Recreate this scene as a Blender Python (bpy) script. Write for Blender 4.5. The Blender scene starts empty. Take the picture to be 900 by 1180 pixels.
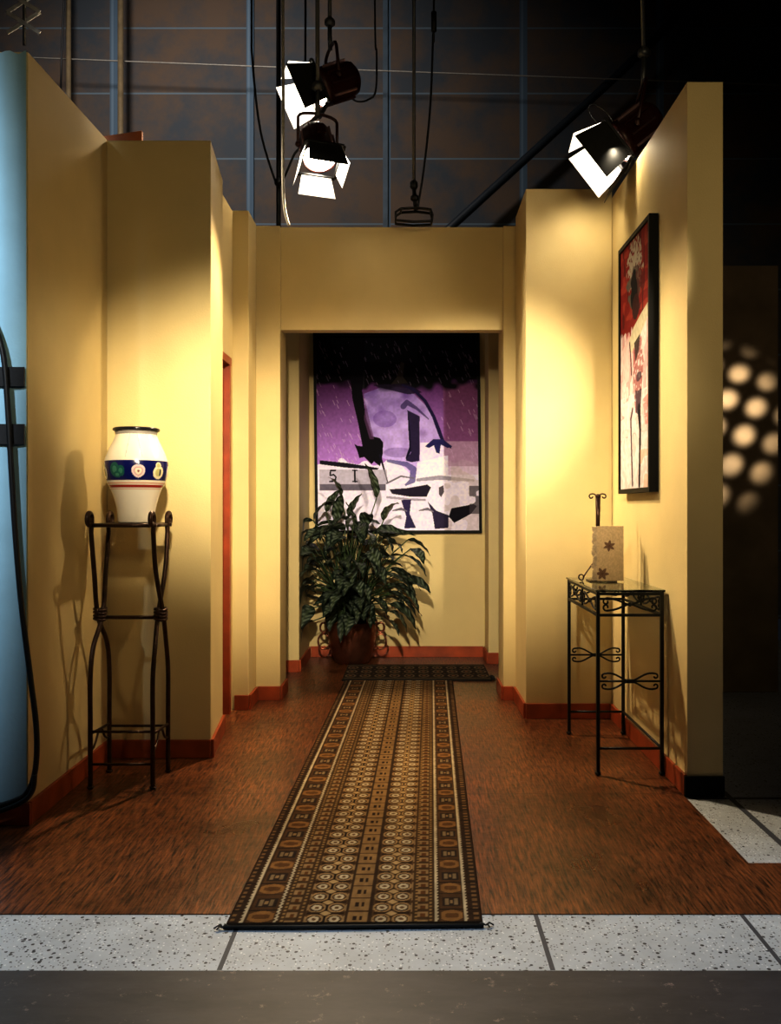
import bpy, math, random
import numpy as np
from mathutils import Vector, Matrix

random.seed(7)
rng = np.random.default_rng(11)
scene = bpy.context.scene
COL = scene.collection
PI = math.pi

# ------------------------------------------------------------------ helpers
VX, VY, FPX, EYE = 472.0, 587.0, 1000.0, 1.2     # principal point, focal length (px of a 900x1180 frame), eye height


def pt(px, py, Y):
    """world point seen at a pixel, at depth Y"""
    return Vector(((px - VX) * Y / FPX, Y, EYE - (py - VY) * Y / FPX))


def lin(r, g, b):
    def f(c):
        c /= 255.0
        return c / 12.92 if c <= 0.04045 else ((c + 0.055) / 1.055) ** 2.4
    return (f(r), f(g), f(b))


def tag(o, label=None, cat=None, group=None, kind=None):
    if label: o['label'] = label
    if cat: o['category'] = cat
    if group: o['group'] = group
    if kind: o['kind'] = kind
    return o


def empty(name, loc, label, cat, group=None):
    o = bpy.data.objects.new(name, None)
    o.empty_display_size = 0.1
    COL.objects.link(o)
    o.location = loc
    return tag(o, label, cat, group)


class MB:
    def __init__(self):
        self.v, self.f, self.m, self.s = [], [], [], []

    def add(self, vs, fs, mi=0, smooth=False):
        b = len(self.v)
        self.v += [Vector(p) for p in vs]
        for f in fs:
            self.f.append([i + b for i in f])
            self.m.append(mi)
            self.s.append(smooth)
        return self

    def box(self, lo, hi, mi=0):
        x0, y0, z0 = lo; x1, y1, z1 = hi
        return self.prism([(x0, y0), (x1, y0), (x1, y1), (x0, y1)], z0, z1, mi)

    def prism(self, poly, z0, z1, mi=0):
        n = len(poly)
        z1s = z1 if isinstance(z1, (list, tuple)) else [z1] * n
        vs = [(x, y, z0) for x, y in poly] + [(p[0], p[1], z) for p, z in zip(poly, z1s)]
        fs = [list(range(n))[::-1], list(range(n, 2 * n))]
        fs += [[i, (i + 1) % n, n + (i + 1) % n, n + i] for i in range(n)]
        return self.add(vs, fs, mi)

    def obox(self, c, ax, ay, az, mi=0):
        """box from centre and three half-axis vectors"""
        c = Vector(c); ax = Vector(ax); ay = Vector(ay); az = Vector(az)
        vs = [c + sx * ax + sy * ay + sz * az for sz in (-1, 1) for sx, sy in ((-1, -1), (1, -1), (1, 1), (-1, 1))]
        fs = [[3, 2, 1, 0], [4, 5, 6, 7]] + [[i, (i + 1) % 4, 4 + (i + 1) % 4, 4 + i] for i in range(4)]
        return self.add(vs, fs, mi)

    def tube(self, pts, r, n=10, mi=0, closed=False):
        pts = [Vector(p) for p in pts]
        N = len(pts)
        rs = r if isinstance(r, (list, tuple)) else [r] * N
        tan = []
        for i in range(N):
            if closed:
                t = pts[(i + 1) % N] - pts[i - 1]
            else:
                t = pts[min(i + 1, N - 1)] - pts[max(i - 1, 0)]
            tan.append(t.normalized())
        up = Vector((0, 0, 1)) if abs(tan[0].z) < 0.9 else Vector((1, 0, 0))
        nrm = (up - tan[0] * up.dot(tan[0])).normalized()
        vs = []
        for i in range(N):
            nrm = (nrm - tan[i] * nrm.dot(tan[i])).normalized()
            bi = tan[i].cross(nrm)
            for k in range(n):
                a = 2 * PI * k / n
                vs.append(pts[i] + (nrm * math.cos(a) + bi * math.sin(a)) * rs[i])
        fs = []
        for i in range(N if closed else N - 1):
            j = (i + 1) % N
            for k in range(n):
                fs.append([i * n + k, i * n + (k + 1) % n, j * n + (k + 1) % n, j * n + k])
        if not closed:
            fs.append(list(range(n))[::-1])
            fs.append([(N - 1) * n + k for k in range(n)])
        return self.add(vs, fs, mi, True)

    def lathe(self, prof, c=(0, 0, 0), n=32, mi=0, basis=None, caps=True):
        """profile of (radius, height); basis = (right, up, axis)"""
        c = Vector(c)
        R, U, A = basis or (Vector((1, 0, 0)), Vector((0, 1, 0)), Vector((0, 0, 1)))
        vs = []
        for r, h in prof:
            for k in range(n):
                a = 2 * PI * k / n
                vs.append(c + R * (r * math.cos(a)) + U * (r * math.sin(a)) + A * h)
        fs = []
        for i in range(len(prof) - 1):
            for k in range(n):
                fs.append([i * n + k, i * n + (k + 1) % n, (i + 1) * n + (k + 1) % n, (i + 1) * n + k])
        if caps:
            fs.append(list(range(n))[::-1])
            fs.append([(len(prof) - 1) * n + k for k in range(n)])
        return self.add(vs, fs, mi, True)

    def ball(self, c, r, n=12, mi=0, sq=1.0):
        prof = [(max(r * math.sin(PI * i / 8), 1e-4), -r * sq * math.cos(PI * i / 8)) for i in range(9)]
        return self.lathe(prof, c, n, mi)

    def build(self, name, mats, parent=None, bevel=0.0, auto=None):
        me = bpy.data.meshes.new(name)
        off = Vector(parent.location) if parent is not None else Vector((0, 0, 0))
        p = parent.parent if parent is not None else None
        while p is not None:
            off = off + Vector(p.location); p = p.parent
        me.from_pydata([tuple(v - off) for v in self.v], [], self.f)
        for m in (mats if isinstance(mats, (list, tuple)) else [mats]):
            me.materials.append(m)
        me.polygons.foreach_set('material_index', self.m)
        me.polygons.foreach_set('use_smooth', self.s)
        me.update()
        o = bpy.data.objects.new(name, me)
        COL.objects.link(o)
        if parent is not None:
            o.parent = parent
        if bevel:
            b = o.modifiers.new('bevel', 'BEVEL'); b.width = bevel; b.segments = 2; b.limit_method = 'ANGLE'
        return o


def grid_mesh(name, P, colors, mat, parent=None):
    """P: (rows, cols, 3) array of points, colors (rows, cols, 3) linear"""
    R, C = P.shape[:2]
    off = np.array(parent.location) if parent is not None else np.zeros(3)
    me = bpy.data.meshes.new(name)
    idx = np.arange(R * C).reshape(R, C)
    q = np.stack([idx[:-1, :-1], idx[:-1, 1:], idx[1:, 1:], idx[1:, :-1]], -1).reshape(-1, 4)
    me.vertices.add(R * C)
    me.vertices.foreach_set('co', (P - off).astype(np.float32).ravel())
    me.loops.add(q.size)
    me.loops.foreach_set('vertex_index', q.astype(np.int32).ravel())
    me.polygons.add(len(q))
    me.polygons.foreach_set('loop_start', np.arange(0, q.size, 4, dtype=np.int32))
    me.polygons.foreach_set('loop_total', np.full(len(q), 4, dtype=np.int32))
    me.update(calc_edges=True)
    a = me.color_attributes.new('Col', 'FLOAT_COLOR', 'POINT')
    a.data.foreach_set('color', np.concatenate([colors, np.ones((R, C, 1))], -1).astype(np.float32).ravel())
    me.materials.append(mat)
    me.polygons.foreach_set('use_smooth', [True] * len(q))
    me.validate()
    o = bpy.data.objects.new(name, me)
    COL.objects.link(o)
    if parent is not None:
        o.parent = parent
    return o


def struct(name, mb, mats, label=None, bevel=0.0):
    o = mb.build(name, mats, None, bevel)
    o['kind'] = 'structure'
    if label: o['label'] = label
    return o


# ------------------------------------------------------------------ materials
def new_mat(name):
    m = bpy.data.materials.new(name)
    m.use_nodes = True
    nt = m.node_tree
    return m, nt, nt.nodes['Principled BSDF']


def N(nt, typ, **kw):
    n = nt.nodes.new(typ)
    for k, v in kw.items():
        setattr(n, k, v)
    return n


def simple(name, col, rough=0.5, metal=0.0, noise=0.0, scale=20, bump=0.0, spec=0.5, bscale=None):
    m, nt, b = new_mat(name)
    b.inputs['Roughness'].default_value = rough
    b.inputs['Metallic'].default_value = metal
    b.inputs['Specular IOR Level'].default_value = spec
    b.inputs['Base Color'].default_value = (*col, 1)
    tc = N(nt, 'ShaderNodeTexCoord')
    if noise:
        nz = N(nt, 'ShaderNodeTexNoise'); nz.inputs['Scale'].default_value = scale; nz.inputs['Detail'].default_value = 6
        nt.links.new(tc.outputs['Object'], nz.inputs['Vector'])
        r = N(nt, 'ShaderNodeValToRGB')
        r.color_ramp.elements[0].position = 0.3; r.color_ramp.elements[1].position = 0.7
        r.color_ramp.elements[0].color = (*[c * (1 - noise) for c in col], 1)
        r.color_ramp.elements[1].color = (*[min(1, c * (1 + noise)) for c in col], 1)
        nt.links.new(nz.outputs['Fac'], r.inputs['Fac'])
        nt.links.new(r.outputs['Color'], b.inputs['Base Color'])
    if bump:
        nz2 = N(nt, 'ShaderNodeTexNoise'); nz2.inputs['Scale'].default_value = bscale or scale * 6; nz2.inputs['Detail'].default_value = 4
        nt.links.new(tc.outputs['Object'], nz2.inputs['Vector'])
        bp = N(nt, 'ShaderNodeBump'); bp.inputs['Strength'].default_value = bump; bp.inputs['Distance'].default_value = 0.01
        nt.links.new(nz2.outputs['Fac'], bp.inputs['Height'])
        nt.links.new(bp.outputs['Normal'], b.inputs['Normal'])
    return m


def vcol_mat(name, rough=0.6, spec=0.3, bump=0.0, bscale=400, coat=0.0):
    m, nt, b = new_mat(name)
    a = N(nt, 'ShaderNodeVertexColor'); a.layer_name = 'Col'
    nt.links.new(a.outputs['Color'], b.inputs['Base Color'])
    b.inputs['Roughness'].default_value = rough
    b.inputs['Specular IOR Level'].default_value = spec
    b.inputs['Coat Weight'].default_value = coat
    if bump:
        tc = N(nt, 'ShaderNodeTexCoord')
        nz = N(nt, 'ShaderNodeTexNoise'); nz.inputs['Scale'].default_value = bscale
        nt.links.new(tc.outputs['Object'], nz.inputs['Vector'])
        bp = N(nt, 'ShaderNodeBump'); bp.inputs['Strength'].default_value = bump; bp.inputs['Distance'].default_value = 0.005
        nt.links.new(nz.outputs['Fac'], bp.inputs['Height'])
        nt.links.new(bp.outputs['Normal'], b.inputs['Normal'])
    return m


def emit_mat(name, col, strength):
    m, nt, b = new_mat(name)
    b.inputs['Base Color'].default_value = (0.8, 0.8, 0.8, 1)
    b.inputs['Emission Color'].default_value = (*col, 1)
    b.inputs['Emission Strength'].default_value = strength
    return m


M_WALL = simple('ochre_wall_paint', (0.64, 0.525, 0.28), 0.55, noise=0.05, scale=3, bump=0.12, bscale=160, spec=0.3)
M_WALLEND = simple('ochre_wall_edge', (0.56, 0.44, 0.21), 0.6, noise=0.06, scale=5, bump=0.12, bscale=160, spec=0.25)
M_BASE = simple('orange_stained_wood', (0.33, 0.062, 0.016), 0.38, noise=0.25, scale=9, bump=0.05)
M_BLACKBASE = simple('black_base', (0.003, 0.003, 0.004), 0.6, spec=0.15)
M_BLUE = simple('pale_blue_muslin', (0.34, 0.55, 0.66), 0.8, noise=0.06, scale=6, bump=0.1, bscale=60)
M_IRON = simple('black_iron', (0.012, 0.011, 0.010), 0.42, metal=0.3, noise=0.3, scale=40, bump=0.1)
M_BRONZE = simple('dark_bronze', (0.055, 0.028, 0.016), 0.33, metal=0.65, noise=0.35, scale=25, bump=0.08)
M_COPPER = simple('aged_copper', (0.30, 0.12, 0.07), 0.30, metal=0.9, noise=0.3, scale=10, bump=0.05)
M_SOIL = simple('potting_soil', (0.015, 0.010, 0.007), 0.95, noise=0.4, scale=60, bump=0.6)
M_STEM = simple('plant_stem', (0.035, 0.06, 0.02), 0.5, noise=0.3, scale=20)
M_FRAME = simple('black_frame', (0.003, 0.003, 0.0035), 0.5, noise=0.2, scale=30, spec=0.15)
M_PIPE = simple('galvanised_pipe', (0.13, 0.135, 0.14), 0.4, metal=0.7, noise=0.2, scale=15)
M_PIPEGOLD = simple('tan_painted_pipe', (0.22, 0.17, 0.10), 0.5, metal=0.2, noise=0.2, scale=15)
M_CABLE = simple('black_rubber', (0.008, 0.008, 0.009), 0.5, noise=0.2, scale=50)
M_ROPE = simple('grey_rope', (0.35, 0.33, 0.29), 0.8, noise=0.2, scale=80)
M_LAMP = simple('maroon_lamp_paint', (0.045, 0.012, 0.010), 0.35, metal=0.2, noise=0.2, scale=30)
M_FINPALE = simple('pale_rib_metal', (0.55, 0.35, 0.35), 0.35, metal=0.6, noise=0.2, scale=30)
M_FLAPOUT = simple('black_flap', (0.010, 0.010, 0.010), 0.5, noise=0.2, scale=30)
M_FLAPIN = simple('bare_flap_metal', (0.75, 0.74, 0.72), 0.5, noise=0.05, scale=30)
M_LENS = emit_mat('glowing_lens', (1.0, 0.90, 0.74), 45)
M_STRAP = simple('black_webbing', (0.012, 0.012, 0.013), 0.7, noise=0.3, scale=60)
M_PLY = simple('orange_plywood', (0.45, 0.14, 0.04), 0.5, noise=0.25, scale=8)
M_DARK = simple('dark_brown_panel', (0.17, 0.115, 0.062), 0.8, noise=0.25, scale=4)
M_CEIL = simple('black_ceiling', (0.01, 0.01, 0.011), 0.9, noise=0.2, scale=3)
M_CONC = None


def wood_floor():
    m, nt, b = new_mat('stained_ply_floor')
    L = nt.links.new
    tc = N(nt, 'ShaderNodeTexCoord')
    mp = N(nt, 'ShaderNodeMapping'); mp.inputs['Scale'].default_value = (9, 0.7, 1)
    mp.inputs['Rotation'].default_value = (0, 0, 0.30)
    L(tc.outputs['Object'], mp.inputs['Vector'])
    n1 = N(nt, 'ShaderNodeTexNoise'); n1.inputs['Scale'].default_value = 15; n1.inputs['Detail'].default_value = 10; n1.inputs['Roughness'].default_value = 0.62; n1.inputs['Distortion'].default_value = 0.5
    L(mp.outputs['Vector'], n1.inputs['Vector'])
    r1 = N(nt, 'ShaderNodeValToRGB')
    r1.color_ramp.elements[0].position = 0.36; r1.color_ramp.elements[0].color = (*lin(44, 25, 14), 1)
    r1.color_ramp.elements[1].position = 0.66; r1.color_ramp.elements[1].color = (*lin(156, 95, 54), 1)
    L(n1.outputs['Fac'], r1.inputs['Fac'])
    n2 = N(nt, 'ShaderNodeTexNoise'); n2.inputs['Scale'].default_value = 2.2; n2.inputs['Detail'].default_value = 5
    L(tc.outputs['Object'], n2.inputs['Vector'])
    r2 = N(nt, 'ShaderNodeValToRGB')
    r2.color_ramp.elements[0].position = 0.3; r2.color_ramp.elements[0].color = (0.45, 0.42, 0.42, 1)
    r2.color_ramp.elements[1].position = 0.7; r2.color_ramp.elements[1].color = (1.1, 1.1, 1.1, 1)
    L(n2.outputs['Fac'], r2.inputs['Fac'])
    mx = N(nt, 'ShaderNodeMix', data_type='RGBA', blend_type='MULTIPLY'); mx.inputs[0].default_value = 1
    L(r1.outputs['Color'], mx.inputs[6]); L(r2.outputs['Color'], mx.inputs[7])
    # sheet seams across and along the floor
    sx = N(nt, 'ShaderNodeSeparateXYZ'); L(tc.outputs['Object'], sx.inputs['Vector'])
    w = N(nt, 'ShaderNodeMath', operation='PINGPONG'); w.inputs[1].default_value = 0.61
    L(sx.outputs['Y'], w.inputs[0])
    lt = N(nt, 'ShaderNodeMath', operation='LESS_THAN'); lt.inputs[1].default_value = 0.0025
    L(w.outputs[0], lt.inputs[0])
    mx2 = N(nt, 'ShaderNodeMix', data_type='RGBA', blend_type='MIX')
    L(lt.outputs[0], mx2.inputs[0]); L(mx.outputs[2], mx2.inputs[6]); mx2.inputs[7].default_value = (0.03, 0.014, 0.008, 1)
    # scuffs
    n3 = N(nt, 'ShaderNodeTexNoise'); n3.inputs['Scale'].default_value = 14; n3.inputs['Detail'].default_value = 8; n3.inputs['Roughness'].default_value = 0.75
    L(tc.outputs['Object'], n3.inputs['Vector'])
    r3 = N(nt, 'ShaderNodeValToRGB'); r3.color_ramp.elements[0].position = 0.63; r3.color_ramp.elements[1].position = 0.74
    L(n3.outputs['Fac'], r3.inputs['Fac'])
    mu = N(nt, 'ShaderNodeMath', operation='MULTIPLY'); mu.inputs[1].default_value = 0.35
    L(r3.outputs['Color'], mu.inputs[0])
    mx3 = N(nt, 'ShaderNodeMix', data_type='RGBA', blend_type='MIX')
    L(mu.outputs[0], mx3.inputs[0]); L(mx2.outputs[2], mx3.inputs[6]); mx3.inputs[7].default_value = (0.55, 0.42, 0.34, 1)
    L(mx3.outputs[2], b.inputs['Base Color'])
    rr = N(nt, 'ShaderNodeMapRange'); rr.inputs['To Min'].default_value = 0.2; rr.inputs['To Max'].default_value = 0.42
    L(n2.outputs['Fac'], rr.inputs['Value']); L(rr.outputs[0], b.inputs['Roughness'])
    bp = N(nt, 'ShaderNodeBump'); bp.inputs['Strength'].default_value = 0.22; bp.inputs['Distance'].default_value = 0.004
    L(n1.outputs['Fac'], bp.inputs['Height'])
    n4 = N(nt, 'ShaderNodeTexNoise'); n4.inputs['Scale'].default_value = 26; n4.inputs['Detail'].default_value = 3
    L(tc.outputs['Object'], n4.inputs['Vector'])
    bp2 = N(nt, 'ShaderNodeBump'); bp2.inputs['Strength'].default_value = 0.25; bp2.inputs['Distance'].default_value = 0.006
    L(n4.outputs['Fac'], bp2.inputs['Height']); L(bp.outputs['Normal'], bp2.inputs['Normal'])
    L(bp2.outputs['Normal'], b.inputs['Normal'])
    b.inputs['Specular IOR Level'].default_value = 0.5
    return m


def terrazzo(name, base=(0.50, 0.54, 0.60)):
    m, nt, b = new_mat(name)
    L = nt.links.new
    tc = N(nt, 'ShaderNodeTexCoord')
    n1 = N(nt, 'ShaderNodeTexNoise'); n1.inputs['Scale'].default_value = 5; n1.inputs['Detail'].default_value = 8; n1.inputs['Roughness'].default_value = 0.7
    L(tc.outputs['Object'], n1.inputs['Vector'])
    r1 = N(nt, 'ShaderNodeValToRGB')
    r1.color_ramp.elements[0].position = 0.3; r1.color_ramp.elements[0].color = (*[c * 0.8 for c in base], 1)
    r1.color_ramp.elements[1].position = 0.75; r1.color_ramp.elements[1].color = (*[c * 1.12 for c in base], 1)
    L(n1.outputs['Fac'], r1.inputs['Fac'])
    cur = r1.outputs['Color']
    for sc, th, dens, c in ((52, 0.27, 0.72, (0.03, 0.03, 0.04)), (90, 0.25, 0.62, (0.75, 0.77, 0.8)), (110, 0.30, 0.6, (0.13, 0.13, 0.15))):
        vo = N(nt, 'ShaderNodeTexVoronoi'); vo.inputs['Scale'].default_value = sc
        L(tc.outputs['Object'], vo.inputs['Vector'])
        lt = N(nt, 'ShaderNodeMath', operation='LESS_THAN'); lt.inputs[1].default_value = th
        L(vo.outputs['Distance'], lt.inputs[0])
        sp = N(nt, 'ShaderNodeSeparateColor'); L(vo.outputs['Color'], sp.inputs[0])
        gt = N(nt, 'ShaderNodeMath', operation='GREATER_THAN'); gt.inputs[1].default_value = dens
        L(sp.outputs[0], gt.inputs[0])
        mu = N(nt, 'ShaderNodeMath', operation='MULTIPLY'); L(lt.outputs[0], mu.inputs[0]); L(gt.outputs[0], mu.inputs[1])
        mx = N(nt, 'ShaderNodeMix', data_type='RGBA')
        L(mu.outputs[0], mx.inputs[0]); L(cur, mx.inputs[6]); mx.inputs[7].default_value = (*c, 1)
        cur = mx.outputs[2]
    L(cur, b.inputs['Base Color'])
    b.inputs['Roughness'].default_value = 0.45
    return m


def concrete():
    m, nt, b = new_mat('scuffed_dark_vinyl')
    L = nt.links.new
    tc = N(nt, 'ShaderNodeTexCoord')
    n1 = N(nt, 'ShaderNodeTexNoise'); n1.inputs['Scale'].default_value = 4; n1.inputs['Detail'].default_value = 9; n1.inputs['Roughness'].default_value = 0.7
    mp = N(nt, 'ShaderNodeMapping'); mp.inputs['Scale'].default_value = (1, 3, 1)
    L(tc.outputs['Object'], mp.inputs['Vector']); L(mp.outputs['Vector'], n1.inputs['Vector'])
    r1 = N(nt, 'ShaderNodeValToRGB')
    r1.color_ramp.elements[0].position = 0.35; r1.color_ramp.elements[0].color = (0.034, 0.033, 0.041, 1)
    r1.color_ramp.elements[1].position = 0.7; r1.color_ramp.elements[1].color = (0.066, 0.062, 0.074, 1)
    L(n1.outputs['Fac'], r1.inputs['Fac'])
    n2 = N(nt, 'ShaderNodeTexNoise'); n2.inputs['Scale'].default_value = 16; n2.inputs['Detail'].default_value = 9; n2.inputs['Roughness'].default_value = 0.8
    L(tc.outputs['Object'], n2.inputs['Vector'])
    r2 = N(nt, 'ShaderNodeValToRGB'); r2.color_ramp.elements[0].position = 0.59; r2.color_ramp.elements[1].position = 0.72
    L(n2.outputs['Fac'], r2.inputs['Fac'])
    mu = N(nt, 'ShaderNodeMath', operation='MULTIPLY'); mu.inputs[1].default_value = 0.8; L(r2.outputs['Color'], mu.inputs[0])
    mx = N(nt, 'ShaderNodeMix', data_type='RGBA')
    L(mu.outputs[0], mx.inputs[0]); L(r1.outputs['Color'], mx.inputs[6]); mx.inputs[7].default_value = (0.5, 0.38, 0.36, 1)
    L(mx.outputs[2], b.inputs['Base Color'])
    b.inputs['Roughness'].default_value = 0.5
    return m


def studio_wall():
    """rusty brown board with blue-grey joints: rows 0.715 m, columns 1.49 m"""
    m, nt, b = new_mat('studio_wall_boards')
    L = nt.links.new
    tc = N(nt, 'ShaderNodeTexCoord')
    n1 = N(nt, 'ShaderNodeTexNoise'); n1.inputs['Scale'].default_value = 1.5; n1.inputs['Detail'].default_value = 8; n1.inputs['Roughness'].default_value = 0.65
    L(tc.outputs['Object'], n1.inputs['Vector'])
    r1 = N(nt, 'ShaderNodeValToRGB')
    r1.color_ramp.elements[0].position = 0.40; r1.color_ramp.elements[0].color = (0.055, 0.066, 0.08, 1)
    r1.color_ramp.elements[1].position = 0.60; r1.color_ramp.elements[1].color = (0.125, 0.085, 0.058, 1)
    L(n1.outputs['Fac'], r1.inputs['Fac'])
    cur = r1.outputs['Color']
    sx = N(nt, 'ShaderNodeSeparateXYZ'); L(tc.outputs['Object'], sx.inputs['Vector'])
    for ax, off, per, wid, c in (('Z', -(1.2 + (587 - 183) * 9.5 / 1000), 0.715, 0.009, (0.13, 0.18, 0.22)),
                                 ('X', -((131 - 472) * 9.5 / 1000), 1.495, 0.042, (0.085, 0.135, 0.19)),
                                 ('X', -((287 - 472) * 9.5 / 1000), 1.495, 0.012, (0.14, 0.20, 0.26))):
        ad = N(nt, 'ShaderNodeMath', operation='ADD'); ad.inputs[1].default_value = off + per * 40; L(sx.outputs[ax], ad.inputs[0])
        fm = N(nt, 'ShaderNodeMath', operation='PINGPONG'); fm.inputs[1].default_value = per / 2
        L(ad.outputs[0], fm.inputs[0])
        lt = N(nt, 'ShaderNodeMath', operation='LESS_THAN'); lt.inputs[1].default_value = wid
        L(fm.outputs[0], lt.inputs[0])
        mx = N(nt, 'ShaderNodeMix', data_type='RGBA')
        L(lt.outputs[0], mx.inputs[0]); L(cur, mx.inputs[6]); mx.inputs[7].default_value = (*c, 1)
        cur = mx.outputs[2]
    L(cur, b.inputs['Base Color'])
    b.inputs['Roughness'].default_value = 0.75
    return m


def glass_mat():
    m, nt, b = new_mat('table_glass')
    b.inputs['Base Color'].default_value = (0.80, 0.92, 0.90, 1)
    b.inputs['Roughness'].default_value = 0.02
    b.inputs['Transmission Weight'].default_value = 1.0
    b.inputs['IOR'].default_value = 1.45
    return m


M_FLOOR = wood_floor()
M_TILE = terrazzo('grey_terrazzo')
M_CONC = concrete()
M_STUDIO = studio_wall()
M_GLASS = glass_mat()
M_JOINT = simple('tile_joint', (0.06, 0.065, 0.085), 0.6)
M_RUG = vcol_mat('woven_runner', 0.95, 0.1, bump=0.5, bscale=300)
M_PAINT = vcol_mat('painted_canvas', 0.75, 0.12, bump=0.12, bscale=120)
M_GLAZE = vcol_mat('glazed_ceramic', 0.22, 0.5, coat=0.3)
M_LEAF = vcol_mat('variegated_leaf', 0.38, 0.5)

# ------------------------------------------------------------------ camera
cam_d = bpy.data.cameras.new('camera')
cam = bpy.data.objects.new('camera', cam_d)
COL.objects.link(cam)
cam.location = (0, 0, EYE)
cam.rotation_euler = (PI / 2, 0, 0)
cam_d.sensor_fit = 'VERTICAL'
cam_d.sensor_height = 36
cam_d.lens = 36 * FPX / 1180
cam_d.shift_x = (450 - VX) / 1180
cam_d.shift_y = (VY - 590) / 1180
cam_d.clip_start = 0.05
scene.camera = cam

# ------------------------------------------------------------------ the setting
HT = 2.985
# floors
mb = MB()
mb.prism([(-3.2, 2.575), (3.4, 2.575), (3.4, 2.945), (1.15, 2.945), (1.15, 3.62), (1.15, 8.0), (-3.2, 8.0)], -0.03, 0.0)
struct('floor', mb, M_FLOOR, 'stained brown plywood floor of the set')
mb = MB(); mb.box((-3.2, 2.264, -0.03), (3.4, 2.5745, -0.003))
struct('floor_border', mb, M_TILE, 'pale speckled terrazzo strip in front of the wood floor')
mb = MB()
for x in (-0.497, 0.374, 0.985):
    mb.box((x - 0.0065, 2.266, -0.01), (x + 0.0065, 2.573, -0.0024))
struct('trim_1', mb, M_JOINT, 'dark joints between the terrazzo slabs')
mb = MB(); mb.box((1.151, 2.946, -0.03), (3.4, 9.6, -0.003))
struct('floor_side', mb, M_TILE, 'pale speckled terrazzo beside the right wall')
mb = MB()
mb.box((1.325, 2.947, -0.01), (1.349, 3.60, -0.0022)); mb.box((1.152, 3.60, -0.01), (3.39, 3.625, -0.0022))
mb.box((1.325, 3.625, -0.01), (1.349, 6.5, -0.0022))
struct('trim_2', mb, M_JOINT, 'dark joints in the terrazzo beside the right wall')
mb = MB(); mb.box((-3.2, -1.0, -0.03), (3.4, 2.2635, -0.003))
struct('floor_front', mb, M_CONC, 'scuffed dark grey studio floor nearest the camera')
mb = MB(); mb.box((-5.5, 8.001, -0.03), (1.15, 9.6, -0.003))
struct('floor_rear', mb, M_CONC)
# studio shell
mb = MB(); mb.box((-5.5, 9.5, 0), (5.0, 9.62, 7.4))
struct('wall_studio', mb, M_STUDIO, 'dark boarded studio wall far behind the set')
mb = MB(); mb.box((-5.5, -1.0, 7.2), (5.0, 9.6, 7.3))
struct('ceiling', mb, M_CEIL, 'dark studio ceiling')

BH, BT = 0.088, 0.014


def baseboard(name, pts, h=BH, mat=None):
    """thin board along a floor polyline, thickness to the visible (right-hand) side handled by sign of BT"""
    b = MB()
    for (x0, y0), (x1, y1) in zip(pts[:-1], pts[1:]):
        d = Vector((x1 - x0, y1 - y0)); d.normalize()
        n = Vector((d.y, -d.x)) * BT
        e = d * 0.0
        b.prism([(x0 - e.x, y0 - e.y), (x0 + n.x - d.x * 0, y0 + n.y), (x1 + n.x + d.x * BT * 0, y1 + n.y), (x1, y1)], 0.0005, h)
    return struct(name, b, mat or M_BASE, None, 0.002)


# left flat with the pale blue end
mb = MB(); mb.prism([(-1.62, 3.302), (-1.452, 3.302), (-1.462, 4.194), (-1.62, 4.194)], 0.0, [2.94, 2.94, 2.985, 2.985])
struct('wall_left', mb, M_WALL, 'ochre flat at the left edge, next to the plant stand')
baseboard('baseboard_left', [(-1.452, 3.30), (-1.462, 4.18)])
# blue cloth covered end: softly waved sheet
NX, NZ = 60, 40
Pb = np.zeros((NZ, NX, 3)); cb = np.zeros((NZ, NX, 3))
for j in range(NZ):
    for i in range(NX):
        x = -2.4 + (0.948) * i / (NX - 1)
        wob = 0.005 * math.sin(x * 62) * (0.35 + 0.65 * j / NZ) - 0.005
        z = 0.09 + (2.935 + 0.006 * math.sin(x * 90) - 0.09) * j / (NZ - 1)
        Pb[j, i] = (x, 3.296 + wob, z)
mb = MB()
vs = [tuple(p) for p in Pb.reshape(-1, 3)]
fs = [[j * NX + i, j * NX + i + 1, (j + 1) * NX + i + 1, (j + 1) * NX + i] for j in range(NZ - 1) for i in range(NX - 1)]
mb.add(vs, fs, 0, True)
struct('wall_left_end', mb, M_BLUE, 'pale blue cloth covered end of the left flat')
mb = MB(); mb.box((-2.4, 3.303, 0.0), (-1.621, 3.40, 2.93))
struct('wall_left_backing', mb, M_BLUE)
baseboard('baseboard_left_end', [(-2.4, 3.303), (-1.44, 3.303)], 0.085)

# left block
blk = [(-1.9, 4.196), (-0.961, 4.196), (-1.012, 4.70), (-1.9, 4.70)]
mb = MB(); mb.prism(blk, 0, HT)
struct('wall_left_block', mb, M_WALL, 'ochre wall block behind the plant stand', 0.004)
baseboard('baseboard_left_block', [(-1.446, 4.196), (-0.961, 4.196), (-1.012, 4.70)])
# doorway wall, with an opening
mb = MB()
mb.box((-1.20, 4.702, 2.09), (-1.06, 5.118, HT))
mb.box((-1.20, 5.118, 0), (-1.06, 5.198, HT))
struct('wall_doorway', mb, M_WALL)
mb = MB()
mb.box((-1.215, 5.075, 0.0), (-1.052, 5.1175, 2.06))
mb.box((-1.215, 4.702, 2.045), (-1.050, 5.1175, 2.0895))
struct('trim_3', mb, M_BASE, 'orange stained door frame in the left wall')
mb = MB(); mb.box((-1.30, 4.50, 0.004), (-1.26, 5.2, 2.05))
struct('door_1', mb, M_BASE, 'orange stained door in the left wall')
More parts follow.
